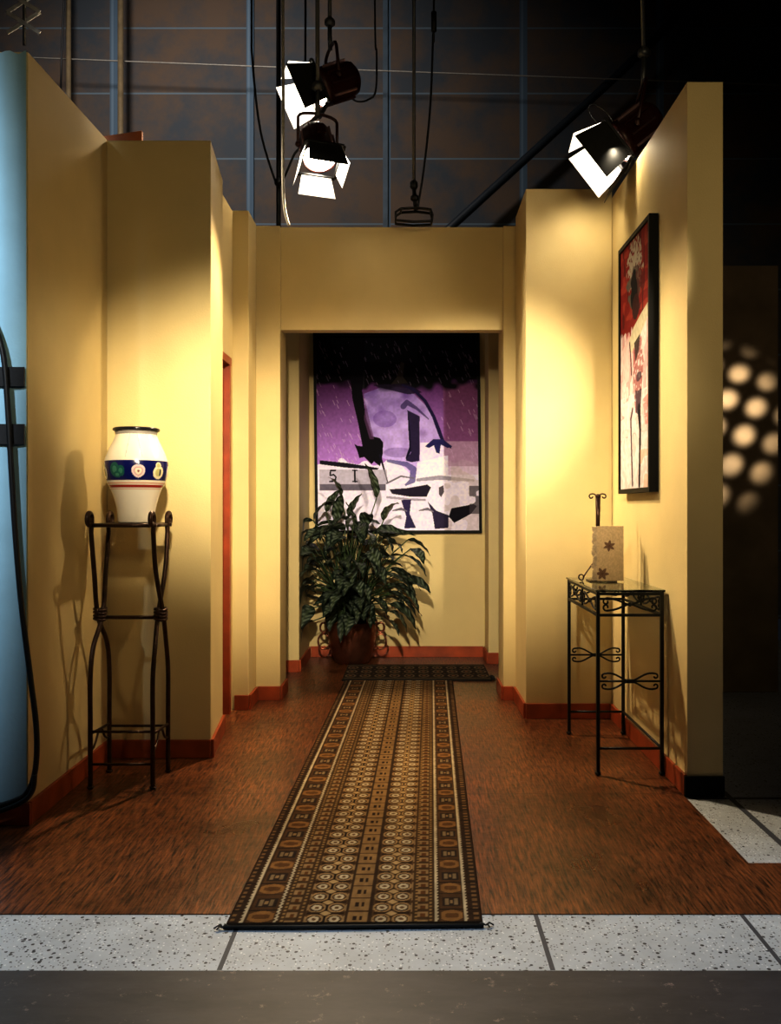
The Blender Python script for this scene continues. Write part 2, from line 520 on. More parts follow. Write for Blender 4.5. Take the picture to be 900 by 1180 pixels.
# left pier and pillar
mb = MB(); mb.box((-1.2, 5.2, 0), (-0.965, 5.46, 2.992))
struct('wall_left_pier', mb, M_WALL, None, 0.004)
mb = MB(); mb.box((-1.2, 5.461, 0), (-0.8145, 5.72, HT))
struct('wall_left_pillar', mb, M_WALL, 'ochre pillar at the left of the opening', 0.004)
baseboard('baseboard_left_pier', [(-1.048, 5.2), (-0.965, 5.2), (-0.965, 5.447)])
baseboard('baseboard_left_pillar', [(-0.951, 5.461), (-0.8145, 5.461), (-0.8145, 5.72)])
# header
mb = MB(); mb.box((-0.8135, 5.49, 2.335), (0.589, 5.58, HT))
struct('wall_header', mb, M_WALL, 'ochre header over the opening')
# right pillar
mb = MB(); mb.box((0.59, 5.461, 0), (0.95, 5.76, HT))
struct('wall_right_pillar', mb, M_WALL, 'ochre pillar at the right of the opening', 0.004)
baseboard('baseboard_right_pillar', [(0.59, 5.76), (0.59, 5.461), (0.652, 5.461)])
# right block
mb = MB(); mb.box((0.667, 4.98, 0), (1.162, 5.459, 3.04))
struct('wall_right_block', mb, M_WALL, 'ochre wall block behind the glass table', 0.004)
baseboard('baseboard_right_block', [(0.667, 5.447), (0.667, 4.98), (1.148, 4.98)])
# right flat
mb = MB(); mb.prism([(1.163, 3.636), (1.314, 3.636), (1.314, 5.6), (1.163, 5.6)], 0, 2.992)
struct('wall_right', mb, M_WALL, 'ochre flat on the right that carries the tall painting', 0.003)
baseboard('baseboard_right', [(1.163, 4.965), (1.163, 3.636)])
mb = MB(); mb.box((1.150, 3.622, 0.0), (1.316, 3.6355, 0.083))
struct('baseboard_right_end', mb, M_BLACKBASE)
# alcove
mb = MB(); mb.box((-1.9, 7.06, 0), (1.5, 7.14, HT))
struct('wall_back', mb, M_WALL, 'ochre back wall of the alcove')
mb = MB(); mb.box((-1.5, 6.40, 0), (-0.815, 7.058, HT))
struct('wall_alcove_left', mb, M_WALL, None, 0.003)
mb = MB(); mb.box((0.612, 6.74, 0), (1.4, 7.058, HT))
struct('wall_alcove_right', mb, M_WALL, None, 0.003)
baseboard('baseboard_back', [(-0.80, 7.06), (0.598, 7.06)])
baseboard('baseboard_alcove_left', [(-1.4, 6.40), (-0.815, 6.40), (-0.815, 7.04)])
baseboard('baseboard_alcove_right', [(0.612, 7.04), (0.612, 6.74), (1.3, 6.74)])
# dark panel beyond the right flat
mb = MB(); mb.box((1.45, 5.7, 0.0), (2.42, 5.76, 2.80))
struct('wall_far_right', mb, M_DARK, 'dark brown studio flat with dappled light, beyond the right wall')
mb = MB(); mb.box((4.2, 2.0, 0.0), (4.3, 9.49, 7.19))
struct('wall_studio_right', mb, M_CEIL)

# ------------------------------------------------------------------ runner and mat
def vnoise(shape, cells):
    g = rng.random((cells[0] + 2, cells[1] + 2))
    y = np.linspace(0, cells[0], shape[0], endpoint=False); x = np.linspace(0, cells[1], shape[1], endpoint=False)
    yi, xi = y.astype(int), x.astype(int)
    fy = (y - yi)[:, None]; fx = (x - xi)[None, :]
    fy = fy * fy * (3 - 2 * fy); fx = fx * fx * (3 - 2 * fx)
    a = g[yi][:, xi]; b_ = g[yi][:, xi + 1]; c = g[yi + 1][:, xi]; d = g[yi + 1][:, xi + 1]
    return (a * (1 - fx) + b_ * fx) * (1 - fy) + (c * (1 - fx) + d * fx) * fy


def put(img, mask, col, k=1.0):
    mk = (mask.astype(float) * k)[..., None]
    img[:] = img * (1 - mk) + np.array(lin(*col)) * mk


def rug_colors(R, C, W, LEN):
    v, u = np.meshgrid(np.linspace(0, LEN, R), np.linspace(0, 1, C), indexing='ij')
    img = np.empty((R, C, 3)); img[:] = lin(66, 47, 30)
    rg = lambda a, b: (u >= a) & (u < b)
    BRN, DRK, TAN, ORG, CRM = (104, 78, 48), (38, 27, 20), (138, 112, 78), (134, 98, 58), (178, 163, 136)
    # edges
    put(img, rg(0, .045) | rg(.95, 1), (58, 42, 30))
    put(img, (rg(.012, .03) | rg(.965, .985)) & ((v % 0.03) < 0.015), (120, 92, 60))
    # ornament panels on both sides
    for a, b_ in ((.075, .18), (.835, .925)):
        put(img, rg(a, b_), (84, 60, 38))
        uu = (u - (a + b_) / 2) / ((b_ - a) / 2)
        ph = (v % 0.185) / 0.185
        lens = (np.abs(uu) < .95) & (np.abs(ph - .3) < .19 * (1 - .55 * uu ** 2))
        put(img, lens, ORG)
        put(img, (np.abs(uu) < .62) & (np.abs(ph - .3) < .085 * (1 - uu ** 2)), (96, 66, 38))
        put(img, (np.abs(ph - .3) > .2) & (np.abs(ph - .3) < .23), DRK)
        put(img, (np.abs(ph - .78) < .16) & (np.abs(uu) < .8), (52, 40, 32))
        put(img, (np.abs(ph - .78) < .11) & (np.abs(np.abs(uu) - .42) < .16), (128, 108, 80))
        put(img, (np.abs(ph - .78) < .06) & (np.abs(uu) < .12), TAN)
    wig = 0.0018 * np.sign(np.sin(v * 2 * PI / 0.02))
    for c in (.06, .19, .818, .935):
        put(img, np.abs(u + wig - c) < .0062, CRM)
    # guard stripes
    for a, b_ in ((.20, .295), (.722, .808)):
        put(img, rg(a, b_), (74, 54, 34))
        m_ = (a + b_) / 2
        put(img, (np.abs(u - m_) < .020) & ((v % 0.05) < 0.032), TAN)
        put(img, (np.abs(u - m_) < .009) & ((v % 0.05) < 0.02), (96, 62, 32))
        put(img, ((np.abs(u - a - .014) < .005) | (np.abs(u - b_ + .014) < .005)) & ((v % 0.022) < 0.011), (140, 112, 72))
    # field with two columns of paired medallions
    pit = 0.073
    ph = (v % pit) / pit - .5
    for a, b_ in ((.298, .458), (.56, .72)):
        put(img, rg(a, b_), (82, 59, 36))
        uu = (u - (a + b_) / 2) / ((b_ - a) / 2)
        put(img, rg(a, b_) & (np.abs(ph) > .42) & (np.abs(uu) < .92), DRK, .8)
        for s in (-.5, .5):
            rr = np.sqrt(((uu - s) / .46) ** 2 + (ph / .42) ** 2)
            put(img, rr < 1, (150, 122, 84)); put(img, (rr < .78), (72, 52, 36)); put(img, (rr < .58), CRM); put(img, rr < .26, (104, 78, 52))
        put(img, np.abs(uu) < .055, DRK)
        dm = np.abs(uu) / .3 + np.abs(np.abs(ph) - .5) / .22
        put(img, (dm < 1) & rg(a, b_), (166, 140, 100))
        em = (np.abs(np.abs(uu) - 1) / .14 + np.abs(ph) / .4)
        put(img, (em < 1) & rg(a, b_), TAN)
    put(img, rg(.462, .556), (134, 106, 70))
    ph2 = (v % 0.0865) / 0.0865 - .5
    put(img, rg(.462, .556) & (np.abs(np.abs(ph2) - .5) < .05), (80, 58, 36))
    for c in (.498, .52):
        put(img, (np.abs(u - c) < .0065) & (np.abs(ph2) < .16), (48, 34, 24))
    for c in (.462, .556):
        put(img, (np.abs(u - c) < .006), (60, 44, 30))
    img *= (0.82 + 0.36 * vnoise((R, C), (160, 60)))[..., None]
    img *= (0.85 + 0.3 * vnoise((R, C), (9, 3)))[..., None]
    put(img, (v < 0.018) | (v > LEN - 0.01), (22, 17, 14))
    return img


NL, NR_, FR, FL = Vector((-0.5316, 2.484)), Vector((0.212, 2.495)), Vector((0.303, 6.06)), Vector((-0.4545, 6.06))
R, C = 1000, 190
t = np.linspace(0, 1, R)[:, None, None]; s = np.linspace(0, 1, C)[None, :, None]
nl, nr, fr, fl = (np.array(q) for q in (NL, NR_, FR, FL))
XY = (nl * (1 - s) + nr * s) * (1 - t) + (fl * (1 - s) + fr * s) * t
P = np.zeros((R, C, 3)); P[..., :2] = XY
P[..., 2] = 0.007 + 0.0012 * vnoise((R, C), (30, 5))
P[:, 0, 2] = P[:, -1, 2] = 0.001; P[0, :, 2] = 0.0005; P[-1, :, 2] = 0.001
P[0, :, 1] += 0.006 * (vnoise((2, C), (1, 25))[0] - .5)
rug = empty('runner_rug', (-0.12, 4.2, 0), 'long brown patterned runner rug down the middle of the wood floor', 'rug')
grid_mesh('rug_pile', P, rug_colors(R, C, 0.75, 3.57), M_RUG, rug)
mb = MB()
for cx, cy in ((-0.536, 2.482), (0.219, 2.497)):
    for k in range(7):
        a = random.uniform(0, 2 * PI)
        q = Vector((cx, cy, 0.004))
        mb.tube([q, q + Vector((math.cos(a) * .012, math.sin(a) * .008, .006)), q + Vector((math.cos(a) * .024, math.sin(a) * .014, -0.001))], 0.0022, 5)
mb.tube([(-0.533, 2.483, 0.004), (-0.3, 2.482, 0.006), (-0.05, 2.488, 0.006), (0.213, 2.494, 0.004)], 0.0055, 6)
mb.build('tassel_edge', M_STRAP, rug)


def mat_colors(R, C):
    v, u = np.meshgrid(np.linspace(0, 0.6, R), np.linspace(0, 1.05, C), indexing='ij')
    img = np.empty((R, C, 3)); img[:] = lin(46, 36, 30)
    for v0, per in ((0.14, 0.105), (0.30, 0.105), (0.46, 0.105)):
        ph = (u % per) / per - .5
        rr = np.sqrt((ph / .38) ** 2 + ((v - v0) / .055) ** 2)
        put(img, rr < 1, (118, 100, 78)); put(img, rr < .68, (40, 32, 28)); put(img, rr < .34, (128, 92, 62))
    for v0 in (.04, .06, .56, .54):
        put(img, np.abs(v - v0) < .006, (96, 84, 66))
    put(img, (np.abs(v - .22) < .008) & ((u % .03) < .015), (104, 82, 56))
    put(img, (np.abs(v - .38) < .008) & ((u % .03) < .015), (104, 82, 56))
    img *= (0.8 + 0.4 * vnoise((R, C), (50, 80)))[..., None]
    return img


R, C = 120, 210
v, u = np.meshgrid(np.linspace(6.065, 6.665, R), np.linspace(-0.475, 0.575, C), indexing='ij')
P = np.stack([u, v, 0.010 + 0.0015 * vnoise((R, C), (6, 10))], -1)
P[0, :, 2] = 0.0; P[-1, :, 2] = 0.0; P[:, 0, 2] = 0; P[:, -1, 2] = 0
mat = empty('alcove_rug', (0.05, 6.36, 0), 'small dark rug lying crosswise at the far end of the runner', 'rug')
grid_mesh('rug_pile', P, mat_colors(R, C), M_RUG, mat)
mb = MB()
for k in range(26):
    q = Vector((0.572, 6.075 + random.uniform(0, .12), 0.008)); a = random.uniform(-1.2, 0.6)
    mb.tube([q, q + Vector((.016 * math.cos(a), .02 * math.sin(a), .012)), q + Vector((.03 * math.cos(a), .04 * math.sin(a), 0.003))], 0.003, 5)
mb.tube([(-0.475, 6.066, 0.006), (0.572, 6.066, 0.006)], 0.006, 6)
mb.build('fringe', M_STRAP, mat)

# ------------------------------------------------------------------ curve helpers for ironwork
def bez(p0, p1, p2, p3, n=12):
    p0, p1, p2, p3 = map(Vector, (p0, p1, p2, p3))
    return [p0 * (1 - t) ** 3 + p1 * 3 * t * (1 - t) ** 2 + p2 * 3 * t * t * (1 - t) + p3 * t ** 3 for t in [i / n for i in range(n + 1)]]


def spline(pts, n=8):
    pts = [Vector(p) for p in pts]
    out = []
    for i in range(len(pts) - 1):
        p0 = pts[max(i - 1, 0)]; p1 = pts[i]; p2 = pts[i + 1]; p3 = pts[min(i + 2, len(pts) - 1)]
        for k in range(n):
            t = k / n
            out.append(0.5 * ((2 * p1) + (p2 - p0) * t + (2 * p0 - 5 * p1 + 4 * p2 - p3) * t * t + (3 * p1 - p0 - 3 * p2 + p3) * t ** 3))
    out.append(pts[-1])
    return out


def curl(c, r, a0, turns, U, V, n=18, shrink=0.35):
    """spiral in the plane U,V starting at radius r and angle a0"""
    c = Vector(c); U = Vector(U); V = Vector(V)
    out = []
    for i in range(n + 1):
        t = i / n
        a = a0 + turns * 2 * PI * t
        rr = r * (1 - (1 - shrink) * t)
        out.append(c + U * (rr * math.cos(a)) + V * (rr * math.sin(a)))
    return out


# ------------------------------------------------------------------ plant stand (left)
SX, SY = -1.237, 3.845
HW, HD = 0.134, 0.118
stand = empty('plant_stand', (SX, SY, 0), 'tall dark bronze metal stand with crossed curving legs, carrying the painted vase', 'plant stand')
LR = 0.0105
for sx in (-1, 1):
    for sy in (-1, 1):           # sy: side on which the foot stands; the top is on the other side
        X = SX + sx * HW
        top = -sy
        path = [(X, SY + sy * HD, 0.0), (X, SY + sy * HD, 0.28), (X, SY + sy * HD * 1.0, 0.47), (X, SY + sy * HD * 0.72, 0.60),
                (X + sx * sy * 0.011, SY + sy * 0.0, 0.735), (X, SY + top * HD * 0.62, 0.93), (X, SY + top * HD * 0.93, 1.10)]
        pts = spline(path, 7)
        # scroll over at the top, rolling outwards (front/back)
        c = Vector((X, SY + top * (HD * 0.93 - 0.0), 1.155))
        sc = curl((X, SY + top * (HD + 0.012), 1.157), 0.030, PI, -0.86, (0, top, 0), (0, 0, 1), 16, 0.75)
        mb = MB(); mb.tube(pts + sc, LR, 10); mb.ball((X, SY + sy * HD, 0.007), 0.015, 10, sq=0.45)
        mb.build('leg', M_BRONZE, stand)
    # bound knot where the two rods cross
mb_names = []
for sx in (-1, 1):
    X = SX + sx * HW
    mb = MB()
    for k in range(4):
        z = 0.715 + k * 0.014
        mb.tube([(X + 0.024 * math.cos(a), SY + 0.026 * math.sin(a), z + 0.004 * math.sin(a * 2)) for a in [2 * PI * i / 16 for i in range(16)]], 0.0075, 6, closed=True)
    mb.tube(curl((X, SY - 0.03, 0.752), 0.016, -PI / 2, 1.1, (0, -1, 0), (0, 0, 1), 14), 0.006, 6)
    mb.build('knot', M_BRONZE, stand)
# shelf with rim
mb = MB()
mb.box((SX - HW + 0.006, SY - HD + 0.004, 1.126), (SX + HW - 0.006, SY + HD - 0.004, 1.140))
mb.build('shelf', M_BRONZE, stand, 0.003)
mb = MB()
for sy in (-1, 1):
    y = SY + sy * (HD - 0.002)
    mb.tube([(SX - HW - 0.012, y, 1.131), (SX + HW + 0.016, y, 1.131)], 0.0085, 8)
for sx in (-1, 1):
    mb.tube([(SX + sx * HW, SY - HD, 1.131), (SX + sx * HW, SY + HD, 1.131)], 0.0075, 8)
mb.build('shelf_rim', M_BRONZE, stand)
mb = MB(); mb.tube([(SX - HW, SY, 0.722), (SX + HW, SY, 0.722)], 0.0085, 8)
mb.build('middle_rail', M_BRONZE, stand)
for sy, z in ((1, 0.212), (-1, 0.245), (-1, 0.105)):
    mb = MB(); mb.tube([(SX - HW, SY + sy * HD, z), (SX + HW, SY + sy * HD, z)], 0.006, 8)
    mb.build('stretcher', M_BRONZE, stand)
for sx in (-1, 1):
    X = SX + sx * HW
    mb = MB()
    mb.tube([(X, SY - HD, 0.235), (X, SY + HD, 0.222)], 0.006, 8)
    mb.tube(bez((X, SY - HD, 0.16), (X, SY - HD * .2, 0.17), (X, SY - HD * .4, 0.23), (X, SY, 0.225)) , 0.005, 6)
    mb.tube(bez((X, SY + HD, 0.16), (X, SY + HD * .2, 0.17), (X, SY + HD * .4, 0.23), (X, SY, 0.225)), 0.005, 6)
    mb.build('side_scroll', M_BRONZE, stand)

# ------------------------------------------------------------------ vase
VC = Vector((-1.212, 3.85, 1.1405))
vase = empty('vase', VC, 'white ceramic vase with navy fruit band and dark rim on the bronze stand', 'vase')
prof = [(0.070, 0.000), (0.077, 0.004), (0.079, 0.02), (0.083, 0.06), (0.092, 0.10), (0.105, 0.14), (0.117, 0.165), (0.127, 0.19), (0.1345, 0.22), (0.137, 0.245),
        (0.1365, 0.262), (0.133, 0.28), (0.126, 0.30), (0.116, 0.325), (0.104, 0.35), (0.094, 0.372), (0.088, 0.39), (0.087, 0.402), (0.092, 0.41)]
pp = np.array(spline([(r, h, 0) for r, h in prof], 10))
NZV, NA = len(pp), 420
ang = np.linspace(0, 2 * PI, NA)
Pv = np.zeros((NZV, NA, 3)); Pv[..., 0] = VC.x + pp[:, 0][:, None] * np.cos(ang); Pv[..., 1] = VC.y + pp[:, 0][:, None] * np.sin(ang); Pv[..., 2] = VC.z + pp[:, 1][:, None]
h = np.repeat(pp[:, 1][:, None], NA, 1); A = np.repeat(ang[None, :], NZV, 0)
img = np.empty((NZV, NA, 3)); img[:] = lin(240, 232, 216)
put(img, (h > 0.187) & (h < 0.272), (16, 22, 92))
put(img, (np.abs(h - 0.160) < 0.0055), (168, 52, 40))
put(img, (np.abs(h - 0.149) < 0.002) | (np.abs(h - 0.173) < 0.002), (226, 170, 140))
# fruit motifs round the band (arc length units of metres)
base_a = math.atan2(0 - VC.y, 0 - VC.x)
kinds = ['apple', 'pear', 'apple', 'leaf', 'pear', 'leaf', 'apple', 'pear', 'leaf']
for k in range(9):
    a0 = base_a + 0.06 + (k * 2 * PI / 9)
    d = (A - a0 + PI) % (2 * PI) - PI
    sx_ = d * 0.134; sz_ = h - 0.228
    kd = {0: 'apple', 1: 'pear', 8: 'leaf'}.get(k, kinds[k])
    if kd == 'apple':
        r_ = np.sqrt(sx_ ** 2 + (sz_ + 0.004 - 0.15 * np.abs(sx_)) ** 2)
        put(img, r_ < 0.0285, (236, 214, 212)); put(img, r_ < 0.020, (214, 178, 176)); put(img, r_ < 0.014, (240, 226, 208)); put(img, r_ < 0.005, (150, 90, 80))
        put(img, (np.abs(sx_) < 0.003) & (sz_ > 0.022) & (sz_ < 0.040), (150, 170, 200))
    elif kd == 'pear':
        r_ = np.minimum(np.sqrt(sx_ ** 2 + (sz_ + 0.008) ** 2) / 0.029, np.sqrt((sx_ + 0.003) ** 2 + (sz_ - 0.022) ** 2) / 0.015)
        put(img, r_ < 1, (226, 216, 184)); put(img, r_ < .62, (190, 186, 130)); put(img, (np.abs(sx_ - .008) < .004) & (np.abs(sz_ + .008) < .015), (30, 34, 70))
    else:
        for ox, oz, ra, rb in ((-0.012, 0.004, .024, .031), (0.018, -0.002, .018, .024), (0.0, -0.018, .018, .014)):
            r_ = np.sqrt(((sx_ - ox) / ra) ** 2 + ((sz_ - oz) / rb) ** 2)
            put(img, r_ < 1, (24, 92, 86)); put(img, (r_ < .5), (62, 128, 110))
# hairline cracks under the rim
for a1, kk in ((base_a - 0.30, 0.5), (base_a + 0.03, -1.4)):
    d = (A - a1 - kk * (h - 0.40) + PI) % (2 * PI) - PI
    put(img, (np.abs(d) < 0.011) & (h > 0.285) & (h < 0.41), (176, 170, 168), .75)
grid_mesh('vase_body', Pv[:, ::1], img, M_GLAZE, vase)
mb = MB()
rim = [VC + Vector((0.094 * math.cos(a), 0.094 * math.sin(a), 0.412)) for a in [2 * PI * i / 48 for i in range(48)]]
mb.tube(rim, 0.0075, 8, closed=True)
o = mb.build('rim', simple('dark_glaze', (0.012, 0.012, 0.016), 0.25), vase)
mb = MB(); mb.lathe([(0.085, 0.36), (0.089, 0.395), (0.090, 0.41), (0.084, 0.40), (0.079, 0.36), (0.09, 0.30), (0.02, 0.02)], VC, 40, caps=False)
mb.build('inner_wall', simple('vase_inside', (0.35, 0.32, 0.28), 0.5), vase)

# ------------------------------------------------------------------ console table (right)
TX0, TX1, TY0, TY1, TH = 0.850, 1.138, 3.915, 4.625, 0.828
table = empty('console_table', ((TX0 + TX1) / 2, (TY0 + TY1) / 2, 0), 'narrow black wrought iron console table with glass top against the right wall', 'table')
LB = 0.0075
for x in (TX0, TX1):
    for y in (TY0, TY1):
        mb = MB(); mb.box((x - LB, y - LB, 0.012), (x + LB, y + LB, TH - 0.001))
        mb.ball((x, y, 0.010), 0.014, 10, sq=0.7)
        mb.build('leg', M_IRON, table)
mb = MB()
for z in (TH - 0.009, TH - 0.105):
    for y in (TY0, TY1):
        mb.box((TX0, y - 0.006, z - 0.006), (TX1, y + 0.006, z + 0.006))
    for x in (TX0, TX1):
        mb.box((x - 0.006, TY0, z - 0.006), (x + 0.006, TY1, z + 0.006))
mb.build('apron_frame', M_IRON, table)
mb = MB(); mb.box((TX0 - 0.014, TY0 - 0.016, TH), (TX1 + 0.012, TY1 + 0.012, TH + 0.010))
gl = mb.build('glass_top', M_GLASS, table, 0.002)
gl['label'] = 'clear glass top'


def scroll_panel(P0, U, w, z0, z1):
    """crossing ribbon scrolls inside an apron bay; P0 left end, U unit direction, w width"""
    b = MB(); U = Vector(U); Z = Vector((0, 0, 1)); P0 = Vector(P0)
    q = lambda a, z: P0 + U * (a * w) + Z * (z - P0.z)
    zm = (z0 + z1) / 2; hh = (z1 - z0)
    r = min(0.016, w * .08)
    for sgn in (1, -1):
        za = zm + sgn * hh * .30; zb = zm - sgn * hh * .30
        mid = bez(q(.13, za + sgn * r * .2), q(.36, za - sgn * hh * 0.02), q(.40, zm), q(.5, zm), 10) + bez(q(.5, zm), q(.60, zm), q(.64, zb + sgn * hh * .02), q(.87, zb - sgn * r * .2), 10)[1:]
        b.tube(mid, 0.0048, 7)
        b.tube(curl(q(.13, za - sgn * r * .8), r, PI / 2 * sgn, .85 * sgn, U, Z, 14), 0.0042, 6)
        b.tube(curl(q(.87, zb + sgn * r * .8), r, -PI / 2 * sgn, .85 * sgn, U, Z, 14), 0.0042, 6)
    b.ball(q(.5, zm), 0.010, 8)
    return b


z0, z1 = TH - 0.099, TH - 0.015
scroll_panel((TX0, TY0, TH), (1, 0, 0), TX1 - TX0, z0, z1).build('apron_scroll', M_IRON, table)
scroll_panel((TX0, TY1, TH), (1, 0, 0), TX1 - TX0, z0, z1).build('apron_scroll', M_IRON, table)
LY = TY1 - TY0
for x in (TX0, TX1):
    b = MB()
    for i in range(2):
        s_ = scroll_panel((x, TY0 + i * LY / 2, TH), (0, 1, 0), LY / 2, z0, z1)
        b.add(s_.v, s_.f, 0, True)
    b.box((x - .004, TY0 + LY / 2 - .004, z0), (x + .004, TY0 + LY / 2 + .004, z1))
    b.build('apron_scroll', M_IRON, table)
# bow ornaments on the two short sides
for y in (TY0, TY1):
    b = MB(); zc = 0.425; xm = (TX0 + TX1) / 2; w = TX1 - TX0
    b.tube([(TX0, y, zc), (TX1, y, zc)], 0.0048, 8)
    for sx in (-1, 1):
        for sz in (-1, 1):
            e = Vector((xm + sx * w * .40, y, zc + sz * 0.034))
            b.tube(bez((xm, y, zc), (xm + sx * w * .14, y, zc + sz * .004), (xm + sx * w * .22, y, zc + sz * .046), e, 10), 0.0045, 7)
            b.tube(curl(e - Vector((0, 0, sz * 0.012)), 0.012, PI / 2 * sz if sx > 0 else PI / 2 * sz, -.75 * sx * sz, (1, 0, 0), (0, 0, 1), 12, .5), 0.0042, 6)
    b.box((xm - .018, y - .008, zc - .008), (xm + .018, y + .008, zc + .008))
    b.build('bow_scroll', M_IRON, table)
for p, q in (((TX0, TY0, .122), (TX1, TY0, .122)), ((TX0, TY1, .122), (TX1, TY1, .122)), ((TX1, TY0, .122), (TX1, TY1, .122))):
    mb = MB(); mb.tube([p, q], 0.0062, 8); mb.build('stretcher', M_IRON, table)

# ------------------------------------------------------------------ easel and album on the table
GZ = TH + 0.0105
ez = empty('book_easel', (0.962, 4.44, GZ), 'dark iron easel with curled top holding the paper album on the glass table', 'easel')
PX, PY = 0.962, 4.44
mb = MB()
mb.tube([(PX, PY, GZ + 0.004), (PX, PY, GZ + .15), (PX + .002, PY, GZ + .32), (PX + .002, PY, GZ + .425)], [.008, .009, .011, .013], 10)
mb.ball((PX + .002, PY, GZ + .43), 0.015, 10, sq=.7)
mb.build('post', M_BRONZE, ez)
for sx in (-1, 1):
    mb = MB()
    mb.tube(bez((PX, PY, GZ + .425), (PX + sx * .012, PY, GZ + .438), (PX + sx * .02, PY, GZ + .444), (PX + sx * .032, PY, GZ + .440), 6) + curl((PX + sx * .032, PY, GZ + .428), .012, PI / 2, -.75 * sx, (1, 0, 0), (0, 0, 1), 12, .6)[1:], 0.0035, 6)
    mb.build('top_curl', M_BRONZE, ez)
for dx in (-1, 1):
    mb = MB()
    ex = .075 if dx < 0 else .030
    mb.tube(spline([(PX, PY, GZ + .12), (PX + dx * ex * .5, 4.42, GZ + .075), (PX + dx * ex, 4.395, GZ + .03), (PX + dx * (ex + .012), 4.385, GZ + .006)] + curl((PX + dx * (ex + .020), 4.375, GZ + .0215), .0165, -PI / 2, .78 * dx, (1, 0, 0), (0, 0, 1), 8, .55), 5), 0.0038, 6)
    mb.build('scroll_foot', M_BRONZE, ez)
# back leg and ledge that carries the album
mb = MB(); mb.tube([(PX, PY, GZ + .26), (PX, PY + .10, GZ + .004)], .005, 8); mb.build('back_leg', M_BRONZE, ez)
mb = MB(); mb.box((PX - .06, 4.335, GZ + .0), (PX + .075, PY - .0, GZ + .006)); mb.build('ledge', M_BRONZE, ez)

ab = empty('paper_album', (0.98, 4.35, GZ), 'upright cream handmade paper album printed with brown leaves on the easel', 'book')
AZ = GZ + .0065
aw0, aw1, ay = 0.930, 1.062, 4.345
R, C = 140, 80
v, u = np.meshgrid(np.linspace(0, 1, R), np.linspace(0, 1, C), indexing='ij')
img = np.empty((R, C, 3)); img[:] = lin(196, 174, 140)
img *= (0.88 + .24 * vnoise((R, C), (40, 24)))[..., None]


def leaf_print(img, u, v, cu, cv, s, rot):
    for k in range(6):
        a = rot + k * 2 * PI / 6 if k else rot
        du, dv = (u - cu) * .132, (v - cv) * .285
        x = du * math.cos(a) + dv * math.sin(a); y = -du * math.sin(a) + dv * math.cos(a)
        m_ = (x > 0) & (x < s) & (np.abs(y) < s * .20 * np.sin(np.clip(x / s, 0, 1) * PI) + .0012)
        put(img, m_, (92, 62, 50), .85)


leaf_print(img, u, v, .46, .64, .030, .4)
leaf_print(img, u, v, .20, .13, .034, 1.0)
th = 0.0 
P = np.zeros((R, C, 3)); P[..., 0] = aw0 + (aw1 - aw0) * u; P[..., 1] = ay - .0385; P[..., 2] = AZ + .272 * v
grid_mesh('front_cover', P, img, vcol_mat('handmade_paper', .9, .1, bump=.4, bscale=200), ab)
M_PAPER = simple('paper_edges', (0.56, 0.44, 0.28), .9, noise=.25, scale=40, bump=.3)
mb = MB()
mb.box((aw0 + .004, ay - .038, AZ), (aw1, ay - .030, AZ + .272)); mb.box((aw0 + .004, ay + .002, AZ), (aw1, ay + .010, AZ + .270))
mb.build('cover_boards', M_PAPER, ab)
mb = MB()
for k in range(9):
    yy = ay - .028 + k * .0034
    n = 22
    edge = [(aw0 + .002 + (-.010 + .011 * math.sin(i * 1.25 + k * .5) + random.uniform(-.005, .004)), AZ + .001 + .268 * i / n) for i in range(n + 1)]
    vs = [(x, yy, z) for x, z in edge] + [(aw1 - .004, yy, z) for x, z in edge]
    fs = [[i, i + 1, n + 2 + i, n + 1 + i] for i in range(n)]
    mb.add(vs, fs)
o = mb.build('pages', M_PAPER, ab)
sm = o.modifiers.new('thick', 'SOLIDIFY'); sm.thickness = .0022

# ------------------------------------------------------------------ paintings
def pin(poly, u, v):
    """point in polygon, vectorised"""
    inside = np.zeros(u.shape, bool)
    n = len(poly)
    for i in range(n):
        x0, y0 = poly[i]; x1, y1 = poly[(i + 1) % n]
        if y0 == y1: continue
        c = ((y0 > v) != (y1 > v)) & (u < (x1 - x0) * (v - y0) / (y1 - y0) + x0)
        inside ^= c
    return inside


def stroke(u, v, pts, w):
    m_ = np.zeros(u.shape, bool)
    ws = w if isinstance(w, (list, tuple)) else [w] * len(pts)
    for (x0, y0), (x1, y1), w0, w1 in zip(pts[:-1], pts[1:], ws[:-1], ws[1:]):
        dx, dy = x1 - x0, y1 - y0
        t = np.clip(((u - x0) * dx + (v - y0) * dy) / (dx * dx + dy * dy + 1e-9), 0, 1)
        m_ |= (u - x0 - t * dx) ** 2 + (v - y0 - t * dy) ** 2 < (w0 + (w1 - w0) * t) ** 2
    return m_


